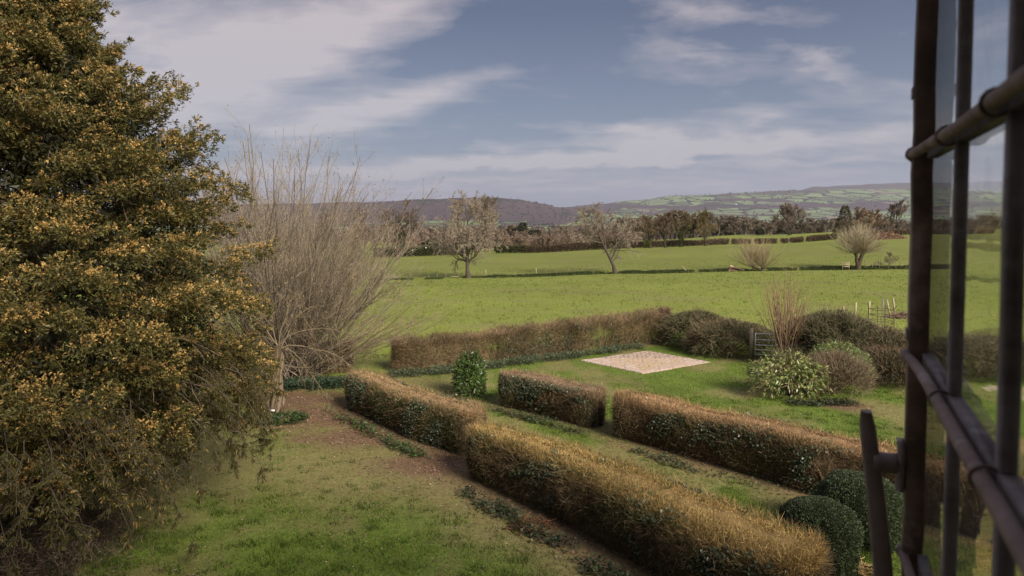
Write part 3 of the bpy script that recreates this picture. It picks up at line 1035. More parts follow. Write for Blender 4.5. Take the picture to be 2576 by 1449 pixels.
def coppice(name, label, loc, seed, n, H, spread, r0, tip, base, sub=6, sub2=0, arch=0.0, leafn=0, leafc=None, right=0.0, pw=.7, cat='shrub', emax=1.1, buds=.02, rtip=.3):
    """many stems from one stool"""
    g_ = np.random.default_rng(seed)
    az = g_.random(n) * 2 * np.pi
    tilt = (g_.random(n) ** pw) * emax
    d = np.stack([np.cos(az) * np.sin(tilt), np.sin(az) * np.sin(tilt), np.cos(tilt)], 1)
    d[:, 0] += right * g_.random(n) * np.sin(tilt)
    d = unit(d)
    k = 8
    L = H * (.75 + .3 * g_.random(n)) * (1 - .18 * tilt)
    Q = [np.stack([g_.normal(size=n) * spread * .5, g_.normal(size=n) * spread * .5, g_.random(n) * .3], 1)]
    cur = d
    for q in range(1, k):
        cur = unit(cur + np.array([0, 0, .06 - arch * (q / k)]) + g_.normal(size=(n, 3)) * .05)
        Q.append(Q[-1] + cur * (L / (k - 1))[:, None])
    Q = np.stack(Q, 1)
    rad = np.linspace(1, rtip, k)[None] * (r0 * (.5 + .7 * g_.random((n, 1))))
    gt, gc = Geo(), Geo()
    cb = np.array(base) * (.7 + .6 * g_.random((n, 1)))
    Q = Q + np.cumsum(g_.normal(size=Q.shape) * H * .006, 1)
    gt.tubes(Q, rad, 4, cb)
    if sub:
        W, r, L2 = branch_level(Q, rad, sub, g_, .25, .97, 24, .34, 4, up=.18, wander=.12)
        rr = np.minimum(r * .6, r0 * .35)[:, None] * np.linspace(1, .5, 4)[None]
        gc.tubes(W, np.maximum(rr, .003), 3, np.array(tip) * (.65 + .7 * g_.random((len(W), 1))))
        last = W
        if sub2:
            V, r, L3 = branch_level(W, rr, sub2, g_, .15, .98, 30, .5, 3, up=.1, wander=.15)
            cc = np.array(tip) * (.7 + .8 * g_.random((len(V), 1)))
            for q in range(2):
                dd = V[:, q + 1] - V[:, q]
                Lq = np.linalg.norm(dd, axis=1)
                gc.blades(V[:, q], dd / Lq[:, None], Lq * 1.3, .0085, cc, cc, g=g_)
            last = V
        if leafn:
            i = g_.integers(0, len(last), leafn)
            j = g_.integers(1, last.shape[1], leafn)
            p = last[i, j] + g_.normal(size=(leafn, 3)) * .01
            gc.leaves(p, unit(g_.normal(size=(leafn, 3)) + [0, 0, .6]), buds * (1 + g_.random(leafn)), buds * .55, np.array(leafc) * (.6 + .8 * g_.random((leafn, 1))), g=g_)
    r = thing(name, label, cat, loc)
    gt.obj('stems', M_BARK, r, smooth=True)
    gc.obj('twigs', M_TWIG, r)
    return r


# the great multi-stemmed willow left of centre
coppice('multi_stem_willow', 'great bare many-stemmed willow fanning out behind the dark yew', (-8.1, 23.6, 0), 81, 210, 8.5, .8, .028, (.26, .21, .155), (.19, .155, .115),
        sub=12, sub2=6, arch=.055, leafn=15000, leafc=(.26, .20, .12), right=.08, pw=.60, cat='tree', emax=1.0, buds=.04)
coppice('arching_willow', 'low mass of arching bare willow wands sprawling to the right over the hedge', (-7.3, 24.1, 0), 82, 120, 6.2, .7, .020, (.27, .205, .135), (.20, .16, .11),
        sub=9, sub2=4, arch=.10, leafn=2500, leafc=(.25, .2, .1), right=1.0, pw=.6, cat='tree', emax=1.25, buds=.035)
# tall red-brown stems by the gate
coppice('bare_stem_shrub', 'tall upright shrub of bare red-brown stems beside the metal gate', (10.2, 25.3, 0), 83, 60, 3.5, .16, .022, (.36, .22, .14), (.25, .17, .11),
        sub=5, sub2=0, arch=-.03, leafn=0, right=0.0, pw=.8, emax=.50)


def ivied_trunk():
    g_ = np.random.default_rng(90)
    b = G(693, 1045)
    r = thing('stringy_tree', 'small tree with a ropy pale trunk and drooping bare branches, white tag at its foot', 'tree', (b[0], b[1], 0))
    g = Geo()
    k = 9
    f = np.linspace(0, 1, k)
    for i in range(16):
        a = i / 16 * 2 * np.pi
        rr = .125 * (1.3 - .4 * f) + .03 * np.sin(f * 7 + i * 1.7)
        P = np.stack([np.cos(a + f * 1.6) * rr + f * .08, np.sin(a + f * 1.6) * rr, f * (1.5 + .6 * g_.random())], 1)[None]
        g.tubes(P + g_.normal(size=P.shape) * .022, ((.045 - .018 * f) * (.6 + .8 * g_.random()))[None], 5, np.array([.15, .11, .072]) * (.5 + .8 * g_.random()))
    P = np.stack([f * .08, f * 0, f * 2.05], 1)[None]
    g.tubes(P, (.19 - .06 * f)[None], 8, [.09, .065, .04])
    g.obj('trunk', M_BARK, r, smooth=True)
    g = Geo()
    # drooping limbs that cross to the right, plus some short upright shoots
    ends = [((.1, 0, 1.9), (2.3, .4, 1.35)), ((.1, 0, 2.0), (1.6, .2, .35)), ((.1, .1, 1.85), (2.9, .8, .35)), ((.1, 0, 2.0), (-.9, -.2, 1.9)),
            ((.1, 0, 2.0), (.6, .2, 3.6)), ((.1, 0, 1.9), (-.4, .2, 3.3)), ((.1, 0, 1.9), (1.3, .3, 3.0)), ((.1, -.1, 1.7), (.9, -.3, .5)),
            ((.1, 0, 2.0), (-1.2, .2, 2.9)), ((0, 0, 1.6), (1.9, .5, .5)), ((.1, 0, 2.0), (2.2, .2, 2.3))]
    k = 8
    f = np.linspace(0, 1, k)[:, None]
    P = []
    for a, b2 in ends:
        a, b2 = np.array(a), np.array(b2)
        mid = (a + b2) / 2 + [0, 0, .75]
        P.append((1 - f) ** 2 * a + 2 * f * (1 - f) * mid + f ** 2 * b2 + np.cumsum(g_.normal(size=(k, 3)) * .035, 0))
    P = np.array(P)
    P = P[[0, 1, 3, 4, 5, 6, 8, 10]]
    rad = np.linspace(.018, .006, k)[None] * np.ones((len(P), 1))
    g.tubes(P, rad, 5, [.20, .155, .095])
    W, rr, L = branch_level(P, rad, 12, g_, .2, 1, 42, .34, 4, droop=.25)
    g.tubes(W, np.linspace(.009, .004, 4)[None] * np.ones((len(W), 1)), 3, [.21, .165, .10])
    V, rr, L = branch_level(W, np.ones(W.shape[:2]) * .005, 4, g_, .2, 1, 42, .5, 3)
    g.tubes(V, .0035, 3, [.21, .16, .10])
    g.obj('branches', M_BARK, r, smooth=True)
    g = Geo()
    g.box([.02, -.27, .22], .11, .012, .05, [.75, .75, .72])
    g.obj('tag', M_TWIG, r)


ivied_trunk()


# ------------------------------------------------------------------ the yew
def yew():
    g_ = np.random.default_rng(7)
    cx, cy = -8.75, 12.3
    root = thing('yew_tree', 'huge dark yew with orange-tipped sprays filling the left of the view', 'tree', (cx, cy, tz(cx, cy)))
    zs = np.array([0., .5, 1.0, 1.7, 3.0, 4.0, 5.6, 7.4, 8.4, 9.5, 10.7, 11.8])
    rs = np.array([1.7, 2.2, 2.7, 3.3, 4.15, 4.1, 3.8, 2.85, 1.85, 1.0, .55, .1])
    C_Y = np.array([.034, .038, .011])  # leaf-base green, darkened to put shade into the gaps between boughs
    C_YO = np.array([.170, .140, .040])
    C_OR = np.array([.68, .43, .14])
    # boughs first: each one a drooping shelf of foliage, with dark air between the shelves
    nb = 215
    i_ = np.arange(nb)
    zb_ = 1.5 + 10.0 * (i_ + .5) / nb + g_.normal(size=nb) * .12
    ab_ = i_ * 2.39996 + g_.normal(size=nb) * .22
    tipr = np.interp(zb_, zs, rs) * (.76 + .26 * g_.random(nb) + .10 * (g_.random(nb) < .2))
    rise = np.interp(zb_, [0, 4, 6, 12], [-.30, -.05, .22, .75]) + g_.normal(size=nb) * .08
    wid = np.clip(tipr * .27, .28, .95) * (.8 + .4 * g_.random(nb))
    per = 19
    bi = np.repeat(i_, per)
    n = len(bi)
    t = .42 + .58 * g_.random(n) ** .8
    out = np.stack([np.cos(ab_), np.sin(ab_), np.zeros(nb)], 1)
    side = np.stack([-np.sin(ab_), np.cos(ab_), np.zeros(nb)], 1)
    axb = unit(out + np.stack([np.zeros(nb), np.zeros(nb), rise], 1))
    lat_ = (g_.random(n) * 2 - 1) * np.sqrt(np.clip(1.08 - ((t - .62) / .46) ** 2, .03, 1))
    c = out[bi] * (t * tipr[bi])[:, None] + side[bi] * (lat_ * wid[bi])[:, None]
    c[:, 2] = zb_[bi] + rise[bi] * (t - .8) * tipr[bi] - .25 * lat_ ** 2 + g_.normal(size=n) * .07
    tocam = -c[:, 1] + .9 * c[:, 0]
    keep = ((tocam > -1.2) | (g_.random(n) < .35)) & ((c[:, 2] > 1.7) | (g_.random(n) < .25))
    c, bi, t = c[keep], bi[keep], t[keep]
    n = len(c)
    size = (.15 + .13 * g_.random(n)) * np.where(zb_[bi] > 8.5, .75, 1)
    ax = unit(axb[bi] + g_.normal(size=(n, 3)) * .25)
    orange = np.clip(.30 + 1.1 * (fbm(ab_ * 2.3, zb_ * .9, 12, 2) - .25) + .20 * (zb_ < 6), .05, .95)[bi]
    m = 42
    ci = np.repeat(np.arange(n), m)
    N = len(ci)
    q = g_.normal(size=(N, 3))
    q[:, 2] = q[:, 2] * .8 + .30
    q = unit(q + ax[ci] * .55)
    rr = size[ci] * (1 - .22 * g_.random(N) ** 2)
    hor = unit(np.cross(ax[ci], [0, 0, 1.]))
    along = (q * ax[ci]).sum(1, keepdims=True) * ax[ci]
    lat = (q * hor).sum(1, keepdims=True) * hor
    rest = q - along - lat
    p = c[ci] + (along * 1.35 + lat * 1.05 + rest * .62) * rr[:, None]
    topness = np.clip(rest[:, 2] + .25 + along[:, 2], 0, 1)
    p[:, 2] -= .26 * (np.linalg.norm(along, axis=1) * 1.2) ** 2 * size[ci] * (zb_[bi[ci]] < 6.5)
    ok = p[:, 2] > .12
    p, q, ci, topness = p[ok], q[ok], ci[ok], topness[ok]
    # upright or drooping shoots feathering the outline
    ns_ = 1500
    j = g_.integers(0, n, ns_)
    j = j[t[j] > .8]
    dsh = unit(axb[bi[j]] + g_.normal(size=(len(j), 3)) * .30 + np.array([0, 0, .25])[None] * (zb_[bi[j]] > 5)[:, None])
    Ls = .22 + .30 * g_.random(len(j))
    st = np.repeat(np.arange(len(j)), 16)
    tt = g_.random(len(st))
    psh = c[j][st] + dsh[st] * (size[j][st] * .9 + Ls[st] * tt)[:, None] + g_.normal(size=(len(st), 3)) * (.045 * (1.15 - tt))[:, None]
    p = np.concatenate([p, psh])
    q = np.concatenate([q, dsh[st]])
    ci = np.concatenate([ci, j[st]])
    topness = np.concatenate([topness, .55 * np.ones(len(st))])
    N = len(p)
    k5 = 4
    pi_ = np.repeat(np.arange(N), k5)
    outd = unit(q * .8 + ax[ci] * .6 + [0, 0, .10])
    d = unit(outd[pi_] * .8 + g_.normal(size=(N * k5, 3)) * .62 - np.array([0, 0, .12]))
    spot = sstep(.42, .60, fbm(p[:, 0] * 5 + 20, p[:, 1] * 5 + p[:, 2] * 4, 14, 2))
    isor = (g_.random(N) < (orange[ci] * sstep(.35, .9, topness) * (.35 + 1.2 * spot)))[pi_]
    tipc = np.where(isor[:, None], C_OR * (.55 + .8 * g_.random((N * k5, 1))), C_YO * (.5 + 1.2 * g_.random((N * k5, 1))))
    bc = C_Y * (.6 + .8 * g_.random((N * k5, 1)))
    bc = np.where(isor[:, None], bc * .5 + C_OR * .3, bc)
    L = (.042 + .036 * g_.random(N * k5)) * np.where(isor, .85, 1.25)
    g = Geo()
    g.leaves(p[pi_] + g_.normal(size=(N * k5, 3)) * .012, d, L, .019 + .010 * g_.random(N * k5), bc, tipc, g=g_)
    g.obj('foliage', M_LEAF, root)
    # inner foliage, coloured darker to block light and deepen shade inside the crown
    n2 = 90000
    z = g_.random(n2) * 10.6 + .7
    a = g_.random(n2) * 2 * np.pi
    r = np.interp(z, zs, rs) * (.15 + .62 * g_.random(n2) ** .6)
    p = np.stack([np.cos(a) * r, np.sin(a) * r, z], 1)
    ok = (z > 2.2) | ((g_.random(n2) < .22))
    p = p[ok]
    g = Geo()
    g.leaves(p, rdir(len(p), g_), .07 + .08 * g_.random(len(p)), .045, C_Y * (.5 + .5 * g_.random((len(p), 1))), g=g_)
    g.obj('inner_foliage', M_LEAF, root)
    # trunk and boughs
    g = Geo()
    k = 10
    f = np.linspace(0, 1, k)
    P = np.stack([np.sin(f * 3) * .15, np.cos(f * 4) * .12, f * 10.2], 1)[None]
    g.tubes(P, (.52 * (1 - .85 * f) + .12 * (f < .08))[None], 12, [.085, .055, .042])
    g.obj('trunk', M_BARK, root, smooth=True)
    nb = 200
    z0 = .8 + g_.random(nb) ** 1.1 * 8.6
    a = g_.random(nb) * 2 * np.pi
    k = 7
    f = np.linspace(0, 1, k)
    ze = z0 + .4 + .6 * g_.random(nb)
    rr = np.interp(np.minimum(ze, 11.5), zs, rs) * (.55 + .3 * g_.random(nb))
    P = np.stack([np.stack([np.cos(a + .25 * np.sin(f_ * 3)) * rr * f_, np.sin(a) * rr * f_, z0 + (ze - z0) * np.sin(f_ * 2.2) - .45 * f_ ** 2 * (z0 < 5)], 1) for f_ in f], 1)
    P += np.cumsum(g_.normal(size=P.shape) * .05, 1)
    rad = (np.linspace(1, .14, k)[None] * (.025 + .035 * g_.random((nb, 1))))
    g = Geo()
    g.tubes(P, rad, 5, np.array([.10, .075, .055]) * (.7 + .8 * g_.random((nb, 1))))
    W, r_, L_ = branch_level(P, rad, 7, g_, .35, 1, 38, .3, 4, droop=.25)
    g.tubes(W, np.linspace(.012, .004, 4)[None] * np.ones((len(W), 1)), 3, np.array([.17, .13, .09]) * (.5 + .9 * g_.random((len(W), 1))))
    g.obj('boughs', M_BARK, root, smooth=True)
    # hanging skirt: long drooping branchlets with tassels
    nh = 120
    a = R(-72) + g_.random(nh) * R(115)
    rr = 1.9 + 1.7 * g_.random(nh)
    zt = 1.8 + 1.3 * g_.random(nh)
    Lh = .7 + 1.0 * g_.random(nh)
    k = 7
    base = np.stack([np.cos(a) * rr, np.sin(a) * rr, zt], 1)
    cur = np.stack([np.cos(a) * .8, np.sin(a) * .8, -.3 * np.ones(nh)], 1)
    Q = [base]
    for i in range(1, k):
        cur = unit(cur + [0, 0, -.22] + g_.normal(size=(nh, 3)) * .18)
        Q.append(Q[-1] + cur * (Lh / (k - 1))[:, None])
    Q = np.stack(Q, 1)
    Q[..., 2] = np.maximum(Q[..., 2], .18)
    g = Geo()
    g.tubes(Q, np.linspace(.011, .004, k)[None] * np.ones((nh, 1)), 4, [.09, .07, .05])
    W, r_, L_ = branch_level(Q, np.ones(Q.shape[:2]) * .01, 8, g_, .1, 1, 55, .38, 4, droop=.3)
    g.tubes(W, .005, 3, [.13, .10, .07])
    g.obj('hanging_branches', M_BARK, root, smooth=True)
    g = Geo()
    S = W.reshape(-1, W.shape[1], 3)
    per = 40
    i = np.repeat(np.arange(len(S)), per)
    t = g_.random(len(i)) * (S.shape[1] - 1.01)
    i0 = t.astype(int)
    p = S[i, i0] * (1 - (t - i0))[:, None] + S[i, i0 + 1] * (t - i0)[:, None]
    d = unit(g_.normal(size=(len(i), 3)) * .45 + [0, 0, -.75])
    isor = g_.random((len(i), 1)) < .22 * (fbm(p[:, 0], p[:, 1], 3, 2) > .45)[:, None]
    cc = np.where(isor, C_OR * .8, C_YO * .85 * (.6 + .8 * g_.random((len(i), 1))))
    g.leaves(p, d, .06 + .06 * g_.random(len(i)), .016, C_Y, cc, g=g_)
    g.obj('hanging_sprays', M_LEAF, root)


yew()


# ------------------------------------------------------------------ garden shrubs
def dome_shrub(name, label, loc, rx, ry, h, nleaf, L, W, cols, seed, droop=.3, nstem=60, lump=.25, stemc=(.16, .11, .07), mat=None, wisp=0, wispc=(.2, .15, .1), cat='shrub', flat=.5, inner=True, shell=.35, rz=0, up=0.0):
    g_ = np.random.default_rng(seed)
    r = thing(name, label, cat, loc, rz)
    gl, gs = Geo(), Geo()
    n = nleaf
    q = g_.normal(size=(n, 3))
    q[:, 2] = np.abs(q[:, 2])
    q = unit(q)
    a = np.arctan2(q[:, 1], q[:, 0])
    lump = lump * 1.5
    k = (1 - lump) + 2 * lump * fbm(a * 2.1 + seed, q[:, 2] * 3 + seed, seed, 3)
    f = 1 - shell * g_.random(n) ** 1.7
    qz = q[:, 2] ** flat
    p = np.stack([q[:, 0] * rx * k * f, q[:, 1] * ry * k * f, .06 + qz * h * (.82 + .3 * (k - .8)) * f], 1)
    out = unit(np.stack([q[:, 0], q[:, 1], q[:, 2] * .8 + .1], 1))
    d = unit(out * .7 + g_.normal(size=(n, 3)) * .55 + [0, 0, up - droop])
    cols = np.array(cols)
    ci = g_.choice(len(cols), n)
    tone = fbm(p[:, 0] * 2.5 + 3, p[:, 1] * 2.5 + p[:, 2] * 2, seed + 3, 3)
    c = cols[ci] * (.55 + .6 * tone + .35 * g_.random(n))[:, None]
    gl.leaves(p, d, L * (.7 + .6 * g_.random(n)), W * (.7 + .5 * g_.random(n)), c * .9, c * 1.1, g=g_, full=nleaf < 6000)
    m = nstem
    a = g_.random(m) * 2 * np.pi
    e = g_.random(m) ** .7
    kk = 6
    f = np.linspace(0, 1, kk)
    tip = np.stack([np.cos(a) * rx * e, np.sin(a) * ry * e, h * (1.05 - .5 * e ** 2)], 1)
    P = np.stack([tip * [ff, ff, 0] + np.array([0, 0, 1]) * tip[:, 2:3] * np.sin(ff * np.pi / 2) for ff in f], 1)
    P += np.cumsum(g_.normal(size=P.shape) * .02, 1)
    gs.tubes(P, np.linspace(.014, .005, kk)[None] * np.ones((m, 1)), 4, np.array(stemc) * (.7 + .6 * g_.random((m, 1))))
    if wisp:
        q2 = unit(np.abs(g_.normal(size=(wisp, 3))) * np.stack([np.sign(g_.random(wisp) - .5), np.sign(g_.random(wisp) - .5), np.ones(wisp)], 1))
        a = np.arctan2(q2[:, 1], q2[:, 0])
        k2 = (1 - lump) + 2 * lump * fbm(a * 2.1 + seed, q2[:, 2] * 3 + seed, seed, 3)
        p2 = np.stack([q2[:, 0] * rx * k2, q2[:, 1] * ry * k2, q2[:, 2] ** flat * h * (.82 + .3 * (k2 - .8))], 1)
        d2 = unit(q2 * .6 + g_.normal(size=(wisp, 3)) * .35 + [0, 0, .35 - droop])
        cc = np.array(wispc) * (.6 + .7 * g_.random((wisp, 1)))
        gs.blades(p2 - d2 * .08, d2, .20 + .42 * g_.random(wisp) ** 1.6, .011, cc, cc * 1.15, g=g_)
    gl.obj('leaves', mat or M_LEAF, r)
    gs.obj('stems', M_TWIG, r)
    return r


DG = [(.055, .068, .024), (.07, .085, .03), (.095, .10, .04), (.10, .085, .042)]
dome_shrub('spreading_evergreen', 'dark green arching evergreen at the right end of the boundary hedge', (8.1, 29.8, tz(8.1, 29.8)), 1.6, 1.1, 1.6, 24000, .07, .03, DG, 101, droop=.35, wisp=2200, wispc=(.22, .165, .10))
dome_shrub('spreading_evergreen', 'rounded evergreen with brown drooping sprays between the brick square and the gate', (8.9, 27.9, 0), 1.75, 1.15, 1.45, 26000, .07, .03, DG, 102, droop=.55, wisp=3800, wispc=(.27, .20, .12))
dome_shrub('spreading_evergreen', 'largest dark evergreen mound, right of the tall bare stems', (12.0, 25.3, 0), 1.55, 1.3, 2.25, 42000, .075, .03, DG, 103, droop=.25, wisp=5500, wispc=(.22, .175, .11), lump=.3)
dome_shrub('spreading_evergreen', 'brownish evergreen sloping down behind the pale leaved bush', (13.6, 25.2, 0), 1.6, 1.2, 1.6, 28000, .07, .03, DG, 104, droop=.3, wisp=4500, wispc=(.24, .18, .11), lump=.3)
dome_shrub('spreading_evergreen', 'low dark evergreen partly hidden by the window frame', (12.9, 23.2, 0), 1.45, 1.2, 1.15, 26000, .065, .028, [(.035, .045, .018), (.05, .058, .022), (.06, .055, .028)], 105, droop=.35, wisp=3500, wispc=(.2, .13, .08))
dome_shrub('spreading_evergreen', 'dark evergreen seen only through the window panes', (16.8, 24.0, 0), 2.0, 1.4, 1.5, 20000, .07, .03, DG, 106, droop=.3, wisp=3500)
YG = [(.30, .34, .10), (.20, .25, .07), (.13, .19, .05), (.36, .36, .15)]
dome_shrub('pale_leaved_shrub', 'open bush with pale yellow-green drooping leaves and cut stems, on the right lawn', (8.85, 21.5, 0), 1.2, .9, 1.45, 2800, .155, .045, YG, 111, droop=.75, nstem=80, lump=.3, wisp=700, wispc=(.24, .16, .10), mat=M_GLOSS, stemc=(.12, .075, .05))
dome_shrub('twiggy_shrub', 'brown twiggy shrub with few leaves, joined to the pale leaved bush', (10.4, 21.7, 0), 1.05, .85, 1.30, 5600, .055, .024, [(.15, .12, .06), (.20, .16, .08), (.17, .20, .07), (.26, .28, .11)], 112, droop=.0, nstem=260, wisp=4500, wispc=(.22, .165, .11), lump=.2)
dome_shrub('leafy_shrub', 'light green leafy shrub rising behind the twiggy brown one', (10.9, 22.6, 0), 1.0, .7, 1.62, 5800, .075, .035, [(.17, .23, .06), (.12, .18, .045), (.22, .26, .09)], 113, droop=.0, nstem=70, lump=.35, mat=M_GLOSS)
dome_shrub('laurel_bush', 'upright glossy green laurel bush standing alone near the middle of the garden', (-1.33, 21.4, 0), .50, .50, 1.58, 3000, .125, .048, [(.055, .10, .022), (.075, .13, .03), (.10, .15, .04), (.05, .085, .02)], 114, droop=.35, nstem=40, lump=.16, mat=M_GLOSS, flat=.75, shell=.5)


def box_ball(label, loc, rx, h, seed):
    g_ = np.random.default_rng(seed)
    r = thing('box_ball', label, 'topiary', loc, group='clipped box balls')
    n = 32000
    u = g_.random(n)
    a = g_.random(n) * 2 * np.pi
    # cylinder with a domed top
    e = u * 1.0
    z = np.where(e < .55, e / .55 * h * .62, h * .62 + np.sin((e - .55) / .45 * np.pi / 2) * h * .38)
    rr = np.where(e < .55, rx * (.9 + .1 * np.sin(e / .55 * np.pi / 2)), rx * np.cos((e - .55) / .45 * np.pi / 2) ** .75)
    bmp = 1 + .17 * (fbm(a * 2.5, z * 3, seed, 3) - .5) * 2
    f = 1 - .10 * g_.random(n) ** 1.5
    p = np.stack([np.cos(a) * rr * bmp * f, np.sin(a) * rr * bmp * f, z * (1 + .03 * (bmp - 1))], 1)
    nr = unit(np.stack([np.cos(a) * (1.2 - e), np.sin(a) * (1.2 - e), e * 1.1 - .1], 1))
    d = unit(nr + g_.normal(size=(n, 3)) * .6)
    pal = (g_.random((n, 1)) < .12 * (nr[:, 2:3] > .3))  # pale leaves on upward faces, painted in as leaf glints
    c = np.where(pal, [.17, .20, .12], np.array([.062, .085, .036]) * (.5 + 1.0 * g_.random((n, 1))))
    g = Geo()
    g.leaves(p, d, .028 + .018 * g_.random(n), .018, c, g=g_)
    g.obj('leaves', M_LEAF, r)
    g = Geo()
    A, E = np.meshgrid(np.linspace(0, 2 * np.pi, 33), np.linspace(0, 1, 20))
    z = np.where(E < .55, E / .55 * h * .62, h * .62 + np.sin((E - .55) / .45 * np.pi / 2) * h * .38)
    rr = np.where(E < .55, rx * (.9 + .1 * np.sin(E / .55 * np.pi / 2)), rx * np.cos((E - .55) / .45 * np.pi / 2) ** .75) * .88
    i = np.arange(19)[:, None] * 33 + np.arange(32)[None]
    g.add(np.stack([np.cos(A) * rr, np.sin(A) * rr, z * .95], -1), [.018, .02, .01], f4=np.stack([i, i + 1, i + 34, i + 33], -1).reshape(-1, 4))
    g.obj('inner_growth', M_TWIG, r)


box_ball('clipped dark green box ball nearest the end of the golden hedge', (4.95, 10.8, 0), .60, 1.15, 121)
box_ball('clipped box ball behind the window handle, against the rusty-topped hedge', (6.2, 11.95, 0), .68, 1.12, 122)


# ------------------------------------------------------------------ the brick square
def brick_square():
    C0, e1, e2 = np.array([5.25, 26.5]), np.array([3.0, 1.85]), np.array([2.1, -2.25])
    l1, l2 = np.linalg.norm(e1), np.linalg.norm(e2)
    u1, u2 = e1 / l1, e2 / l2
    root = thing('brick_square', 'flat square of weathered pink bricks set in the right lawn', 'paving', (C0[0], C0[1], tz(*C0) - .012))
    m = surf_mat('brick_clay', (.47, .36, .28), (.38, .28, .215), 9, .95, .5, c3=(.54, .43, .35), dist=.006)
    m2 = surf_mat('brick_clay_buff', (.48, .36, .23), (.38, .27, .16), 9, .95, .5, c3=(.54, .46, .34), dist=.006)
    m3 = surf_mat('brick_clay_pale', (.52, .42, .36), (.44, .33, .27), 9, .9, .5, dist=.006)
    bed = surf_mat('sand_bed', (.30, .23, .17), (.20, .15, .10), 6, .95, .4)
    g = Geo()
    s = .985
    cor = [(-e1 - e2) / 2 * s, (e1 - e2) / 2 * s, (e1 + e2) / 2 * s, (-e1 + e2) / 2 * s]
    v = [(c[0], c[1], zz) for zz in (-.12, .006) for c in cor]
    g.add(v, [.2, .15, .1], f4=[[0, 1, 2, 3], [4, 5, 6, 7], [0, 1, 5, 4], [1, 2, 6, 5], [2, 3, 7, 6], [3, 0, 4, 7]])
    g.obj('sand_bed', bed, root)
    ang = math.atan2(u1[1], u1[0])
    bl, bw, bh = .218, .104, .065
    g_ = np.random.default_rng(5)
    cache = {}

    def brick_mesh(mm, k, cut):
        """a worn brick of the given length share, edges along the two sides of the square"""
        key = (mm.name, k, round(cut, 1))
        if key not in cache:
            gg = Geo()
            c_ = .007
            x, y, h = bl / 2 * cut, bw / 2, bh / 2
            vv = []
            for zz, ins in ((-h, 0), (h - c_, 0), (h, c_)):
                for sx, sy in ((-1, -1), (1, -1), (1, 1), (-1, 1)):
                    a_, b_ = sx * (x - ins) + g_.normal() * .002, sy * (y - ins) + g_.normal() * .002
                    vv.append((u1[0] * a_ + u2[0] * b_, u1[1] * a_ + u2[1] * b_, zz))
            ff = []
            for q in (0, 4):
                for j in range(4):
                    ff.append([q + j, q + (j + 1) % 4, q + 4 + (j + 1) % 4, q + 4 + j])
            ff.append([8, 9, 10, 11])
            gg.add(vv, [.5, .4, .3], f4=ff)
            cache[key] = gg.mesh('brick', mm)
        return cache[key]
    rows = []
    n2 = int(l2 / (bw + .011))
    n1 = int(l1 / (bl + .011))
    for j in range(n2):
        off = .5 * (j % 2)
        for i in range(n1 + 1):
            a = (i + off - .1) * (bl + .011) - l1 / 2
            b = (j + .5) * (bw + .011) - l2 / 2
            lo, hi = max(a - bl / 2, -l1 / 2), min(a + bl / 2, l1 / 2)
            if hi - lo < .05:
                continue
            a = (lo + hi) / 2
            rows.append((u1 * a + u2 * b, a, b, (hi - lo) / bl))
    rows.sort(key=lambda t: t[0][1])
    rest = Geo()
    for q, (p, a, b, cut) in enumerate(rows):
        buff = fbm(p[0] * .9 + 4, p[1] * .9, 77, 2) + .12 * g_.normal() + .12 * (p[0] > .3)
        edge = min(l1 / 2 - abs(a), l2 / 2 - abs(b)) < .3
        w = 1 if buff > .57 and not edge else (2 if (g_.random() < (.5 if edge else .25)) else 0)
        me = brick_mesh((m, m2, m3)[w], int(g_.integers(2)), cut)
        z = .006 + g_.normal() * .004
        if q < 300:
            o = bpy.data.objects.new('brick', me)
            o.parent = root
            o.location = (p[0] + g_.normal() * .004, p[1] + g_.normal() * .004, z)
            o.rotation_euler = (g_.normal() * .012, g_.normal() * .012, g_.normal() * .012)
            COL.objects.link(o)
        else:
            rot = [[u1[0], u2[0], 0], [u1[1], u2[1], 0], [0, 0, 1]]
            rest.box([p[0], p[1], z], bl * cut, bw, bh, [.5, .4, .3], rot)
    if rest.n:
        rest.obj('far_bricks', m, root, kind='stuff')


brick_square()

# ------------------------------------------------------------------ gates, fences, guards
M_GALV = surf_mat('galvanised_metal', (.70, .70, .68), (.55, .55, .54), 6, .6, .1)
M_POST = surf_mat('weathered_wood', (.30, .24, .17), (.18, .14, .10), 7, .9, .5)
M_POSTP = surf_mat('pale_wood', (.48, .38, .26), (.34, .26, .17), 7, .9, .5)
M_WIRE = surf_mat('rusted_metal', (.10, .075, .06), (.16, .11, .08), 9, .7, .3, metallic=.4)


def rod(name, mat, parent, a, b, r, sides=8, k=2, jit=0):
    g = Geo()
    a, b = np.array(a, float), np.array(b, float)
    f = np.linspace(0, 1, k)[:, None]
    P = (a * (1 - f) + b * f)[None]
    if jit:
        P = P + rng.normal(size=P.shape) * jit
    g.tubes(P, r, sides, [.3, .3, .3], cap=True)
    return g.obj(name, mat, parent, smooth=sides > 5)


def metal_gate():
    A, B = np.array([9.55, 26.6]), np.array([12.3, 25.7])
    r = thing('field_gate', 'pale metal five bar gate glimpsed between two evergreens', 'gate', (A[0], A[1], 0))
    v = np.append(B - A, 0)
    for h in (.28, .46, .65, .86, 1.10):
        rod('bar', M_GALV, r, [0, 0, h], v + [0, 0, h], .022)
    for t in (0, .33, .66, 1):
        rod('upright', M_GALV, r, v * t + [0, 0, .24], v * t + [0, 0, 1.12], .022)
    rod('gate_post', M_POST, r, [-.14, .05, 0], [-.14, .05, 1.3], .08)


metal_gate()


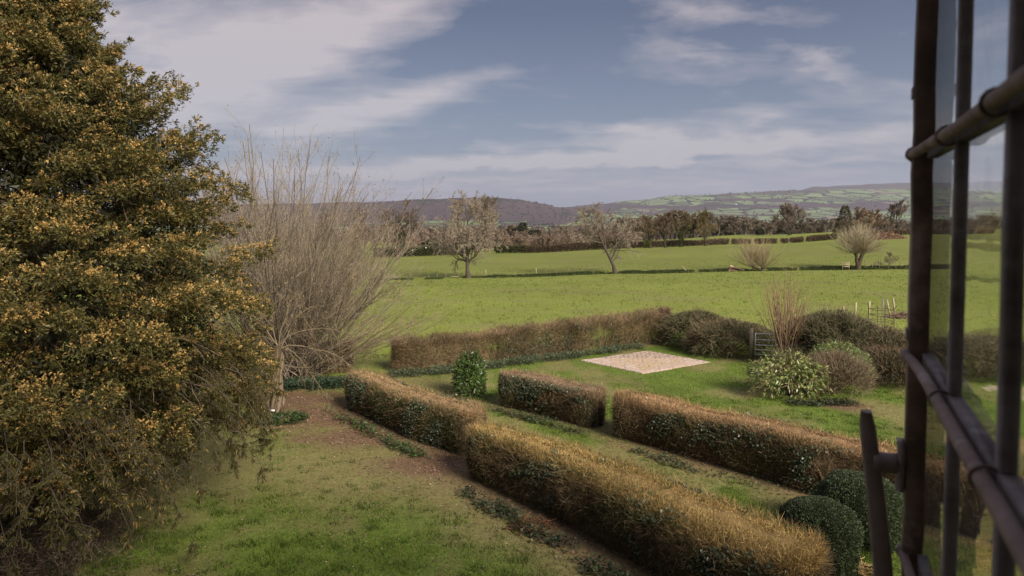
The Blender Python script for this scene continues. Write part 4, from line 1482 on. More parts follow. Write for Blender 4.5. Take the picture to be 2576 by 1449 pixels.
def tree_guard():
    p = G(2216, 838)
    z0 = tz(p[0], p[1])
    r = thing('tree_guard', 'square open metal tree guard standing in the pasture above the evergreens', 'tree guard', (p[0], p[1], z0))
    s = .40
    cs = [(-s, -s), (s, -s), (s, s), (-s, s)]
    for x, y in cs:
        rod('post', M_WIRE, r, (x, y, 0), (x, y, 1.25), .022, 6)
        rod('spike', M_WIRE, r, (x, y, 1.25), (x * 1.25, y * 1.25, 1.42), .012, 5)
    for h in (.35, .62, .88, 1.15):
        for i in range(4):
            a, b = cs[i], cs[(i + 1) % 4]
            rod('rail', M_WIRE, r, (*a, h), (*b, h), .012, 5)
    t = thing('young_tree', 'thin young tree inside the metal guard', 'tree', (p[0] + .03, p[1], z0))
    rod('trunk', M_BARK, t, (0, 0, 0), (.05, 0, 1.7), .014, 5)
    g = Geo()
    P = np.array([[[0, 0, .6], [.03, 0, 1.1], [.05, 0, 1.7]]])
    W, _, _ = branch_level(P, np.ones((1, 3)) * .01, 26, np.random.default_rng(3), .2, 1, 40, .5, 4, up=.3)
    g.tubes(W, .005, 3, [.2, .15, .1])
    g.obj('branches', M_TWIG, t)


tree_guard()

for px, py, h, ln, lab in [(2150, 803, .95, .05, 'short pale stake above the largest evergreen'), (2184, 801, 1.0, .06, 'pale stake just left of the metal tree guard'),
                           (2122, 806, .8, -.02, 'leftmost thin stake, half hidden above the largest evergreen'),
                           (2241, 795, .95, -.25, 'leaning pale stake right of the tree guard'), (2252, 790, 1.0, -.15, 'rightmost leaning stake, next to the window frame')]:
    p = G(px, py)
    z0 = tz(p[0], p[1])
    t = thing('wooden_stake', lab, 'stake', (p[0], p[1], z0), group='stakes in the pasture on the right')
    rod('post', M_POSTP, t, (0, 0, -.1), (ln, 0, h), .05, 7)
    g = Geo()
    g.tubes(np.array([[[ln, 0, h], [ln * 1.03, 0, h + .03]]]), np.array([[.05, .02]]), 7, [.4, .3, .2], cap=True)
    g.obj('post_top', M_POSTP, t)


def brush(name, label, loc, rx, ry, h, n, cols, seed, group=None, L=.5, cat='brushwood'):
    g_ = np.random.default_rng(seed)
    r = thing(name, label, cat, loc, group=group)
    a = g_.random(n) * 2 * np.pi
    e = g_.random(n) ** .5
    x, y = np.cos(a) * e * rx, np.sin(a) * e * ry
    z = h * (1 - e ** 2) * g_.random(n) * (.7 + .5 * fbm(x * 2 / rx, y, seed, 2))
    d = unit(g_.normal(size=(n, 3)) * [1, 1, .35])
    p = np.stack([x, y, z], 1)
    c = np.array(cols)[g_.choice(len(cols), n)] * (.5 + .9 * g_.random((n, 1)))
    g = Geo()
    P = np.stack([p - d * L * .4, p + g_.normal(size=(n, 3)) * L * .05, p + d * L * .4], 1)
    P[..., 2] = np.maximum(P[..., 2], .01)
    g.tubes(P, L * .022, 3, c)
    g.obj('branches', M_TWIG, r)
    return r


p = G(2278, 797)
brush('brush_pile', 'small heap of pale cut sticks beside the rightmost stake', (p[0], p[1], tz(p[0], p[1])), 1.1, .5, .35, 260, [(.30, .22, .15), (.22, .15, .10)], 131, L=.7)
q = at(2232, 150)
brush('brush_pile', 'long reddish brown brush heap at the top of the pasture', q, 4.2, 1.5, 1.5, 1300, [(.30, .17, .11), (.22, .13, .09), (.35, .24, .16)], 132, L=1.6)


def field_fence():
    r = thing('field_fence', 'post and wire fence running along the ditch in the pasture', 'fence', at(1178, 89.5))
    o = np.array(r.location)
    tops = []
    xs = [1080, 1102, 1124, 1155, 1174, 1194, 1212, 1222, 1247, 1272, 1297, 1350, 1376, 1402, 1435, 1470, 1510, 1560, 1605, 1645, 1680, 1705, 1731, 1770, 1812, 1850]
    for i, px in enumerate(xs):
        x = (px - CX) / F * 90
        y = float(DITCH(x)) + 1.7
        z = tz(x, y)
        big = px in (1222, 1350)
        h = (.90 if big else .62) + .12 * rng.random()
        a = np.array([x, y, z]) - o
        ln = .06 * rng.normal()
        rod('post', M_POSTP if big else M_POST, r, a - [0, 0, .1], a + [ln, 0, h], .05 if big else .028, 6)
        tops.append(a + [ln, 0, h - .1])
    g = Geo()
    for dz in (0, -.28):
        P = np.array(tops) + [0, 0, dz]
        g.tubes(P[None], .008, 3, [.25, .24, .23])
    g.obj('wire', M_WIRE, r)
    rod('fallen_rail', M_POST, r, np.array(at(1128, 88.6)) - o + [0, 0, .25], np.array(at(1152, 88.6)) - o + [0, 0, .22], .07, 6)
    rod('leaning_strut', M_POSTP, r, np.array(at(1718, 91.6)) - o + [0, 0, .75], np.array(at(1728, 91.6)) - o, .05, 6)
    # right-hand stretch, past the pollard
    r2 = thing('broken_fence', 'broken old rail fence to the right of the pollard willow', 'fence', at(2190, 91.5))
    o = np.array(r2.location)
    prev = None
    for px, h in ((2178, .9), (2196, .8), (2215, 1.0), (2236, .8), (2255, .7), (2268, .9), (2282, .8), (2400, .9), (2500, .9)):
        x = (px - CX) / F * 91.5
        a = np.array([x, 91.5, tz(x, 91.5)]) - o
        rod('post', M_POST, r2, a - [0, 0, .1], a + [.1 * rng.normal(), 0, h], .05, 6)
        if prev is not None and rng.random() < .75:
            rod('rail', M_POST, r2, prev + [0, 0, .62 + .1 * rng.normal()], a + [0, 0, .55 + .15 * rng.normal()], .03, 5)
        prev = a


field_fence()


def hurdle():
    r = thing('wooden_hurdle', 'short three rail wooden hurdle leaning beside the pollard willow', 'hurdle', at(2130, 90.8))
    for h in (.25, .48, .72):
        g = Geo()
        g.box([0, 0, h + .1], .95, .03, .11, [.5, .4, .3])
        g.obj('rail', M_POSTP, r)
    for x in (-.44, .44):
        g = Geo()
        g.box([x, .04, .48], .08, .05, .98, [.5, .4, .3])
        g.obj('post', M_POSTP, r)


hurdle()


def log():
    g_ = np.random.default_rng(8)
    r = thing('fallen_log', 'forked dead log with pale broken end lying on the ditch bank', 'log', at(1848, 89.3))
    k = 8
    f = np.linspace(0, 1, k)
    g = Geo()
    g.tubes(np.stack([-.6 + 1.9 * f, .1 * np.sin(f * 4), .55 - .45 * f + .12 * np.sin(f * 3.1)], 1)[None], (.17 - .09 * f)[None], 8, [.12, .08, .055], cap=True)
    g.tubes(np.stack([-.6 + .95 * f, -.15 + 0 * f, .12 + .04 * np.sin(f * 5)], 1)[None], (.16 - .05 * f)[None], 8, [.12, .08, .055], cap=True)
    g.tubes(np.stack([-.62 + .1 * f, 0 * f, .12 + .42 * f], 1)[None], (.15 + 0 * f)[None], 8, [.14, .09, .06], cap=True)
    g.obj('trunk', M_BARK, r, smooth=True)
    g = Geo()
    g.tubes(np.array([[[-.66, 0, .6], [-.4, .02, .74], [-.1, .0, .66]]]), np.array([[.07, .11, .04]]), 7, [.5, .4, .27], cap=True)
    g.tubes(np.array([[[-.76, -.16, .12], [-.55, -.16, .14]]]), .12, 8, [.5, .25, .15], cap=True)
    g.obj('broken_end', M_BARK, r, smooth=True)


log()
gt, gc = bare_tree(140, 2.3, levels=(14, 10, 9), up=.2, first=.02, ang=60, tw=.02, lr=.8, tip=(.25, .18, .13))
tree_thing('thorn_bush', 'small round grey-brown thorn bush between the pollard and the window frame', at(2238, 91.5), gt, gc, cat='shrub')


# ------------------------------------------------------------------ hedges and trees beyond the pasture
def far_hedge(name, label, pts, hgt, wid, n, cols, seed, gaps=None, blossom=0, group=None):
    g_ = np.random.default_rng(seed)
    C, s = resample(np.array([[(a - CX) / F * y, y] for a, y in pts]), 200, 2)
    o = C[100]
    r = thing(name, label, 'hedge', (o[0], o[1], tz(*o)), group=group)
    u = g_.random(n)
    if gaps is not None:
        u = u[[not any(a < q < b for a, b in gaps) for q in u]]
    n = len(u)
    x, y = np.interp(u, np.linspace(0, 1, 200), C[:, 0]), np.interp(u, np.linspace(0, 1, 200), C[:, 1])
    z = terrain(x, y)
    hh = hgt * (.8 + .45 * fbm(u * s[-1] * .25, u * 0, seed, 3))
    v = g_.random(n) ** .8
    off = (g_.random(n) - .5) * wid
    p = np.stack([x + (g_.random(n) - .5) * .3, y + off, z + v * hh], 1)
    d = unit(g_.normal(size=(n, 3)) * .55 + [0, 0, .6])
    cols = np.array(cols)
    t = fbm(u * s[-1] * .12 + 9, u * 0 + 1, seed + 2, 3)
    ci = np.clip(((t - .25) * 2 * len(cols) + g_.normal(size=n) * .5).astype(int), 0, len(cols) - 1)
    c = cols[ci] * (.55 + .7 * g_.random((n, 1))) * (.75 + .45 * v[:, None])
    g = Geo()
    g.leaves(p, d, .35 + .25 * g_.random(n), .10, c, g=g_)
    if blossom:
        m = blossom
        i = g_.choice(np.where(v > .6)[0], m)
        g.leaves(p[i] + [0, -.35, .15], rdir(m, g_), .35, .28, [.72, .72, .66], g=g_)
    g.v = [np.concatenate(g.v) - np.array(r.location)]
    g.c = [np.concatenate(g.c)]
    g.obj('growth', M_TWIG, r)
    return r


DKH = [(.05, .055, .022), (.07, .058, .03), (.09, .062, .04)]
BRH = [(.12, .078, .05), (.15, .09, .055), (.10, .075, .045), (.17, .10, .07)]
far_hedge('field_hedge', 'dark low hedge at the far edge of the pasture, between the two weeping trees', [(1245, 152), (1350, 153), (1480, 155), (1600, 158)], 1.6, 1.2, 22000, DKH, 141)
far_hedge('field_hedge', 'dark green hedge dotted with white blossom, left of the left weeping tree', [(940, 148), (1010, 149), (1100, 150), (1180, 151)], 1.9, 1.4, 18000, [(.05, .07, .02), (.06, .075, .025), (.05, .05, .025)], 142, blossom=26)
gp = [(.27, .28), (.33, .342), (.40, .412), (.43, .437), (.47, .48), (.56, .585)]
far_hedge('field_hedge', 'long brown hedge with gaps, climbing right below the bright upper field', [(1585, 163), (1780, 166), (1900, 167), (2100, 167), (2300, 168), (2500, 170)], 1.15, 1.0, 46000, [(.11, .085, .05), (.14, .10, .065), (.17, .12, .08), (.13, .09, .058)], 143, gaps=gp)

ORD = 'first second third fourth fifth sixth seventh eighth ninth tenth eleventh twelfth thirteenth fourteenth fifteenth sixteenth seventeenth eighteenth nineteenth twentieth'.split()
_cnt = {}


def zone(px):
    for lim, w in ((1640, 'left of the hedgerow trees'), (1800, 'behind the hedgerow trees'), (1930, 'left of the round oak'), (2050, 'around the round oak'), (2180, 'behind the conifer'), (2290, 'right of the conifer')):
        if px < lim:
            return w
    return 'seen through the window panes'


def nth(what, where):
    k = _cnt[(what, where)] = _cnt.get((what, where), -1) + 1
    return ORD[k] + ' ' + what + ' from left ' + where


# scrub belt behind the dark hedge
gt, gc = bare_tree(151, 5.5, levels=(16, 9, 8, 8), up=.35, first=.03, ang=54, tw=.06, lr=.7, spread=1.1, tip=(.33, .245, .18), col=(.17, .125, .095))
scr = tree_thing('scrub_bush', 'reddish brown scrub bush right beside the crown edge of the left weeping tree', at(1270, 172), gt, gc, group='scrub behind the far hedge', cat='shrub')
g_ = np.random.default_rng(15)
for px in np.arange(1000, 1620, 15.5):
    if px > 1262:
        dup(scr, at(px + g_.normal() * 4, 172 + 16 * g_.random()), g_.random() * 6, .72 + .3 * g_.random(), nth('reddish scrub bush', 'just right of the left weeping tree' if px < 1350 else 'midway between the weeping trees' if px < 1450 else 'behind the right weeping tree'))
    else:
        dup(scr, at(px + g_.normal() * 4, 170 + 16 * g_.random()), g_.random() * 6, .9 + .4 * g_.random(), nth('brown scrub bush', 'at the foot of the dark oak' if px < 1085 else 'behind the left half of the left weeping tree' if px < 1178 else 'behind the right half of the left weeping tree'), 'scrub behind the blossom hedge')

# tree line
protos = []
for sd, H, sp, upv, tip, col, an in ((161, 11, 1.0, .45, (.26, .215, .165), (.12, .10, .08), 50), (162, 12, .85, .6, (.29, .24, .18), (.14, .115, .09), 42), (163, 10, 1.15, .4, (.27, .21, .15), (.12, .095, .07), 54),
                                     (164, 11.5, .95, .5, (.23, .185, .14), (.11, .09, .07), 48)):
    protos.append(bare_tree(sd, H, spread=sp, levels=(16, 9, 8, 8), up=upv, first=.06, ang=an, tw=.12, lr=.66, tip=tuple(v * 1.25 for v in tip), col=col, ivy=250 if sd == 164 else 0))
proto_obj = []
GRP = 'bare trees in the woodland line'
KIND = ('rounded brown tree', 'tall pale tree', 'broad low tree', 'dark ivied tree')


# heights follow the outline of the wood
OX = [1540, 1600, 1660, 1720, 1800, 1840, 1880, 1920, 1960, 2020, 2060, 2100, 2160, 2230, 2300, 2400, 2576]
OT = [560, 554, 546, 538, 539, 544, 553, 560, 558, 554, 552, 550, 554, 558, 558, 552, 550]
g_ = np.random.default_rng(16)
for i, (gt, gc) in enumerate(protos):
    proto_obj.append(tree_thing('woodland_tree', ('pale', 'tall', 'broad', 'ivied')[i] + ' bare tree at the left end of the woodland line, nearest the weeping tree', at(1556 + i * 18, 292), gt, gc, group=GRP))
for row_, (ydist, step) in enumerate(((300, 17), (310, 23), (326, 23))):
    for px in np.arange(1548 + row_ * 7, 2600, step):
        y = ydist + g_.normal() * 3
        pxx = px + g_.normal() * 3
        loc = at(pxx, y)
        top = HC + (HZ - np.interp(pxx, OX, OT)) / F * y
        h = max(top - loc[2], 5)
        k = int(g_.integers(4))
        s_ = h / (9.6, 11, 8.8, 10.3)[k] * (.86 + .24 * g_.random()) * (.8 if row_ == 1 else 1)
        dup(proto_obj[k], loc, g_.random() * 6, (s_ * 1.45, s_ * 1.45, s_), nth('bare tree', 'in ' + ('middle', 'front', 'back')[row_] + ' woodland row ' + zone(pxx)))
far_hedge('woodland_undergrowth', 'brown undergrowth and brambles along the foot of the woodland line', [(1540, 304), (1800, 304), (2100, 304), (2640, 304)], 3.6, 3.0, 26000, [(.20, .15, .11), (.25, .185, .14), (.17, .13, .09), (.22, .14, .10)], 144)
# left woodland behind the pasture (beyond the dark hedge)
for px in list(np.arange(700, 1250, 24)) + list(np.arange(1250, 1540, 19)):
    y = 250 + g_.normal() * 6
    loc = at(px, y)
    top = HC + (HZ - (573 if px < 1450 else 578) + g_.normal() * 4) / F * y
    k = int(g_.integers(4))
    s_ = max(top - loc[2], 3) / (10.0, 11.3, 9.2, 10.6)[k]
    dup(proto_obj[k], loc, g_.random() * 6, (s_ * 1.35, s_ * 1.35, s_), nth('low bare tree', 'in the wood ' + ('between the weeping trees' if px > 1280 else 'left of the left weeping tree' if px < 1090 else 'behind the left weeping tree')), 'bare trees beyond the scrub')

gt, gc = bare_tree(171, 11.6, spread=1.45, levels=(22, 9, 8, 8), up=.5, first=.10, ang=60, tw=.10, lr=.70, tip=(.28, .21, .16), col=(.07, .055, .045), ivy=300)
tree_thing('round_oak', 'broad round-headed bare oak standing out of the woodland line', at(1985, 262), gt, gc)
gt, gc = bare_tree(172, 13, spread=1.4, levels=(15, 9, 8, 8), up=.45, first=.15, ang=52, tw=.09, lr=.6, tip=(.27, .20, .15), col=(.07, .055, .045))
tree_thing('bare_tree', 'pale brown spreading tree at the right end of the woodland, beside the window frame', at(2255, 300), gt, gc)


def evergreen(label, loc, rx, h, seed, cols, n=5200, conical=True, name='evergreen_tree', L=.55):
    g_ = np.random.default_rng(seed)
    r = thing(name, label, 'tree', loc)
    gt = Geo()
    gt.tubes(np.array([[[0, 0, 0], [.1, 0, h * .5], [0, 0, h * .92]]]), np.array([[.28, .16, .05]]) * h / 10, 6, [.08, .06, .045])
    gt.obj('trunk', M_BARK, r, smooth=True)
    t = g_.random(n)
    a = g_.random(n) * 2 * np.pi
    prof = (1 - t) ** .75 * .95 + .05 if conical else np.sqrt(np.clip(1 - (2 * t - .9) ** 2 * .8, .02, 1))
    rr = rx * prof * (1 - .4 * g_.random(n) ** 2) * (.72 + .5 * fbm(a * 2, t * 6, seed, 3))
    p = np.stack([np.cos(a) * rr, np.sin(a) * rr, h * (.08 + .92 * t)], 1)
    d = unit(np.stack([np.cos(a), np.sin(a), g_.normal(size=n) * .4], 1) + g_.normal(size=(n, 3)) * .3)
    c = np.array(cols)[g_.choice(len(cols), n)] * (.5 + .9 * g_.random((n, 1)))
    g = Geo()
    g.leaves(p, d, L * (.7 + .6 * g_.random(n)), L * .4, c, g=g_)
    g.obj('crown', M_LEAF, r)


evergreen('tall brown-green conifer at the field edge behind the pollard willow', at(2125, 170), 2.5, 8.2, 181, [(.08, .09, .045), (.12, .105, .06), (.18, .135, .08)], n=1700)
evergreen('small dark evergreen poking out of the brown wood left of centre', at(1315, 245), 1.6, 8.8, 182, [(.04, .05, .025), (.06, .06, .03)], n=1500, conical=False, L=.7)
evergreen('dark evergreen clump in the brown wood, wider of the two left of centre', at(1345, 235), 3.0, 6.0, 183, [(.045, .055, .028), (.07, .065, .035)], n=2500, conical=False, L=.7)
evergreen('dark holly at the foot of the woodland line, left of the round oak', at(1912, 285), 1.6, 2.6, 184, [(.04, .05, .025), (.06, .065, .03)], n=1200, conical=False)
evergreen('dark rounded holly in the scrub behind the blossom hedge', at(1088, 175), 1.2, 3.6, 185, [(.035, .045, .02), (.05, .06, .025)], n=2500, conical=False)
evergreen('yellow-green mistletoe coloured bush at the foot of the first hedgerow tree', at(1627, 158), .8, 2.0, 186, [(.16, .15, .04), (.12, .12, .04)], n=1200, conical=False, name='small_bush', L=.3)
gt, gc = bare_tree(173, 8.0, spread=1.3, levels=(15, 8, 8, 7), up=.45, first=.06, ang=50, tw=.08, lr=.66, tip=(.33, .235, .15), col=(.13, .09, .06))
osier = tree_thing('orange_willow', 'orange-brown bushy willow behind the pollard, nearest the conifer', at(2165, 182), gt, gc)
dup(osier, at(2198, 185), 2, .9, 'orange-brown bushy willow to the right behind the pollard')
dup(osier, at(2118, 176), 4, .62, 'low orange-brown bush in front of the conifer foot')


# low white pavilion of glass behind the scrub: only its roof line shows
def greenhouse():
    x, y, z = at(1365, 196)
    top = HC + (HZ - 600) / F * y
    r = thing('polytunnel', 'long low pale roof just visible behind the reddish scrub', 'shed', (x, y, z))
    h = top - z
    g = Geo()
    g.box([0, 0, h * .42], 9, 4, h * .84, [.35, .25, .2])
    g.obj('wall', surf_mat('shed_wall', (.32, .22, .17), (.25, .17, .13), 2, .9, .2), r)
    g = Geo()
    v = [(-4.7, -2.2, h * .84), (4.7, -2.2, h * .84), (4.7, 0, h * 1.1), (-4.7, 0, h * 1.1), (4.7, 2.2, h * .84), (-4.7, 2.2, h * .84)]
    v = v + [(a, b, c - .1) for a, b, c in v]
    g.add(v, [.6, .5, .45], f4=[[0, 1, 2, 3], [3, 2, 4, 5], [6, 7, 8, 9], [9, 8, 10, 11], [0, 1, 7, 6], [5, 4, 10, 11]])
    g.obj('roof', surf_mat('shed_roof', (.55, .46, .40), (.42, .34, .29), 2, .8, .2), r)


greenhouse()


# ------------------------------------------------------------------ far country: trees along hedges, white farmhouses
def far_trees():
    g_ = np.random.default_rng(23)
    n = 70000
    y = np.exp(g_.random(n) * (math.log(9500) - math.log(1300)) + math.log(1300))
    px = 880 + g_.random(n) * 1900
    x = (px - CX) / F * y
    a = np.abs(fbm(x / 420, y / 300, 91, 2) - .5)
    b = np.abs(fbm(x / 300 + 9, y / 520, 92, 2) - .5)
    cl = fbm(x / 700, y / 700, 93, 2)
    keep = (np.minimum(a, b) < .006) | ((cl > .66) & (g_.random(n) < .25))
    hillA = (px < 1440) & (y > 4900) & (y < 6400)
    keep = (keep & ~((y > 4900) & (px < 1440))) | (hillA & (g_.random(n) < .15))
    keep &= ~((px > 2000) & (y > 8200))
    x, y, px = x[keep], y[keep], px[keep]
    n = len(x)
    z = terrain(x, y)
    h = 7 + 7 * g_.random(n)
    w = h * (.45 + .35 * g_.random(n))
    # eight-sided lumps
    oc = np.array([[1, 0, .5], [.5, .87, .45], [-.5, .87, .55], [-1, 0, .45], [-.5, -.87, .5], [.5, -.87, .55], [0, 0, 1], [0, 0, -.1]])
    v = oc[None] * np.stack([w, w, h], 1)[:, None] * (1 + .25 * g_.normal(size=(n, 8, 1))) + np.stack([x, y, z], 1)[:, None]
    f = np.array([[i, (i + 1) % 6, 6] for i in range(6)] + [[(i + 1) % 6, i, 7] for i in range(6)])
    c = np.array([[.085, .058, .050], [.06, .045, .036], [.038, .044, .024], [.11, .075, .05]])[g_.choice(4, n, p=[.45, .3, .12, .13])] * (.7 + .6 * g_.random((n, 1)))
    g = Geo()
    g.add(v, np.repeat(c, 8, 0), f3=(np.arange(n)[:, None, None] * 8 + f[None]).reshape(-1, 3))
    o = g.obj('valley_trees', M_FAR, None)
    o['kind'] = 'stuff'
    o['label'] = 'distant hedgerow trees and woods across the valley and hills'


far_trees()

wallm = surf_mat('white_render', (.78, .77, .74), (.70, .69, .66), .5, .9, 0)
roofm = surf_mat('slate', (.16, .16, .18), (.11, .11, .13), .5, .8, 0)
hs = None
for px, y, lab in [(1702, 3600, 'tiny white farmhouse in the valley below the long hill, left'), (1850, 7600, 'tiny white farm on the lower slope of the long hill'),
                   (2098, 3300, 'tiny white house in the valley right of the round oak'), (1515, 5200, 'tiny white house at the foot of the wooded hill'),
                   (1160, 4300, 'tiny white house below the wooded hill, left'), (2020, 3100, 'tiny pale house in the valley above the round oak')]:
    x = (px - CX) / F * y
    h_ = thing('farmhouse', lab, 'house', (x, y, tz(x, y)), rz=.3)
    g = Geo()
    s_ = max(.8, y / 6500)
    g.box([0, 0, 3.0 * s_], 17 * s_, 8 * s_, 7 * s_, [.8, .8, .8])
    g.obj('wall', wallm, h_)
    g = Geo()
    a, b, z0, z1 = 9 * s_, 4.4 * s_, 6.45 * s_, 9.5 * s_
    g.add([(-a, -b, z0), (a, -b, z0), (a, 0, z1), (-a, 0, z1), (a, b, z0), (-a, b, z0)], [.2, .2, .2], f4=[[0, 1, 2, 3], [3, 2, 4, 5]], f3=[[1, 4, 2], [5, 0, 3]])
    g.obj('roof', roofm, h_)


# ------------------------------------------------------------------ lawn, ivy, leaves
def in_view(x, y, m=.06):
    return (y > 6) & (np.abs(x / y) < .78 + m)


def lawn():
    g_ = np.random.default_rng(31)
    n = 340000
    y = 8.6 + (31 - 8.6) * g_.random(n) ** 1.35
    x = (g_.random(n) * 1.56 - .78) * y
    lim = np.interp(x, [-40, -10, -4.3, 0, 6.3, 9, 11, 16, 40], [10, 23, 24.8, 27, 30.4, 27.6, 26.5, 25.5, 22])
    keep = y < lim + .2
    for k, w in (('front', .42), ('left', .35), ('small', .4), ('right', .45)):
        keep &= seg_dist(x, y, PATHS[k]) > w
    # not on the bricks
    C0, e1, e2 = np.array([5.25, 26.5]), np.array([3.0, 1.85]), np.array([2.1, -2.25])
    Mi = np.linalg.inv(np.stack([e1, e2], 1))
    ab = (np.stack([x, y], 1) - C0) @ Mi.T
    keep &= ~((np.abs(ab[:, 0]) < .484 + .01 * g_.normal(size=n)) & (np.abs(ab[:, 1]) < .484 + .01 * g_.normal(size=n)))
    lit, dry = masks(x, y)
    keep &= g_.random(n) > lit * .88
    keep &= g_.random(n) > dry * .35
    x, y, lit, dry = x[keep], y[keep], lit[keep], dry[keep]
    n = len(x)
    z = terrain(x, y)
    lush = fbm(x * .8 + 2, y * .8, 33)
    clump = fbm(x * 3.5, y * 3.5, 34, 2)
    d = unit(np.stack([g_.normal(size=n) * .5, g_.normal(size=n) * .5, np.ones(n) * .8], 1))
    L = (.02 + .085 * lush * clump * 1.6) * (1 - .4 * dry) * (.7 + .6 * g_.random(n))
    c = np.array([.115, .165, .024]) * (.35 + .55 * lush + .7 * sstep(.3, .7, clump) + .25 * g_.random(n))[:, None]
    dr = (g_.random(n) < .12 + .65 * dry)[:, None]
    c = np.where(dr, np.array([.27, .21, .095]) * (.6 + .7 * g_.random((n, 1))), c)
    W = .007 + y * .00045
    g = Geo()
    g.blades(np.stack([x, y, z - .005], 1), d, L, W, c * .75, c * 1.25, g=g_)
    # scattered thicker tufts and worn straw coloured patches
    m = 2600
    ty = 9 + 13 * g_.random(m) ** 1.2
    tx = (g_.random(m) * 1.5 - .78) * ty
    tl, td = masks(tx, ty)
    kk = (g_.random(m) < 1.1 - td - tl) & (ty < 24)
    for q in ('front', 'left', 'small', 'right'):
        kk &= seg_dist(tx, ty, PATHS[q]) > .8
    tx, ty = tx[kk], ty[kk]
    i = np.repeat(np.arange(len(tx)), 26)
    ax_, ay_ = tx[i] + g_.normal(size=len(i)) * .09, ty[i] + g_.normal(size=len(i)) * .07
    ton = (.45 + .9 * g_.random(len(tx)))[i]
    d2 = unit(np.stack([g_.normal(size=len(i)) * .45, g_.normal(size=len(i)) * .45, np.ones(len(i))], 1))
    c2 = np.array([.09, .15, .02]) * (ton * (.7 + .5 * g_.random(len(i))))[:, None]
    g.blades(np.stack([ax_, ay_, terrain(ax_, ay_)], 1), d2, .05 + .07 * g_.random(len(i)), .012, c2 * .7, c2 * 1.3, g=g_)
    o = g.obj('lawn_grass', M_GRASS)
    o['kind'] = 'stuff'
    o['label'] = 'short green and straw coloured lawn grass'
    # field grass, coarser with distance
    n = 150000
    y = 24 + 85 * g_.random(n) ** 1.5
    x = (g_.random(n) * 1.56 - .78) * y
    lim = np.interp(x, [-40, -10, -4.3, 0, 6.3, 9, 11, 16, 40], [10, 23, 24.8, 27, 30.4, 27.6, 26.5, 25.5, 22])
    tuft = fbm(x * 1.9, y * 1.5, 36, 3)
    keep = (y > lim) & (g_.random(n) < .45 + .6 * sstep(.5, .7, tuft))
    x, y, tuft = x[keep], y[keep], tuft[keep]
    n = len(x)
    z = terrain(x, y)
    d = unit(np.stack([g_.normal(size=n) * .5, g_.normal(size=n) * .5, np.ones(n) * .8], 1))
    L = (.05 + .09 * g_.random(n)) * (1 + sstep(.55, .75, tuft))
    c = np.array([.172, .205, .038]) * (.75 + .5 * g_.random((n, 1))) * (1.08 - .36 * sstep(.5, .75, tuft))[:, None]
    g = Geo()
    g.blades(np.stack([x, y, z - .01], 1), d, L, .008 + y * .0006, c * .8, c * 1.2, g=g_)
    o = g.obj('pasture_grass', M_GRASS)
    o['kind'] = 'stuff'
    o['label'] = 'bright green pasture grass with darker tussocks'
    # rank growth along the ditch
    n = 36000
    px = 700 + 1750 * g_.random(n)
    x = (px - CX) / F * 90
    s_ = g_.random(n)
    y = DITCH(x) + .2 + s_ * 1.5
    z = terrain(x, y) - .25 * np.exp(-((y - DITCH(x)) / .9) ** 2)
    dens = fbm(x * .5, y * .5, 37, 3) * (.5 + .9 * np.exp(-((px - 1380) / 160) ** 2) + .25 * (px > 1500))
    keep = dens > .26
    x, y, z, px, dens = x[keep], y[keep], z[keep], px[keep], dens[keep]
    n = len(x)
    d = unit(np.stack([g_.normal(size=n) * .5, g_.normal(size=n) * .5, np.ones(n) * .7], 1))
    c = np.array([.050, .075, .022]) * (.6 + .8 * g_.random((n, 1)))
    rd = (g_.random(n) < .12)[:, None]
    c = np.where(rd, [.13, .10, .06], c)
    g = Geo()
    g.leaves(np.stack([x, y, z], 1), d, .22 + .22 * g_.random(n) * (dens > .4), .07, c, g=g_)
    o = g.obj('ditch_growth', M_GRASS)
    o['kind'] = 'stuff'
    o['label'] = 'dark rank grass and weeds along the ditch bank'


lawn()


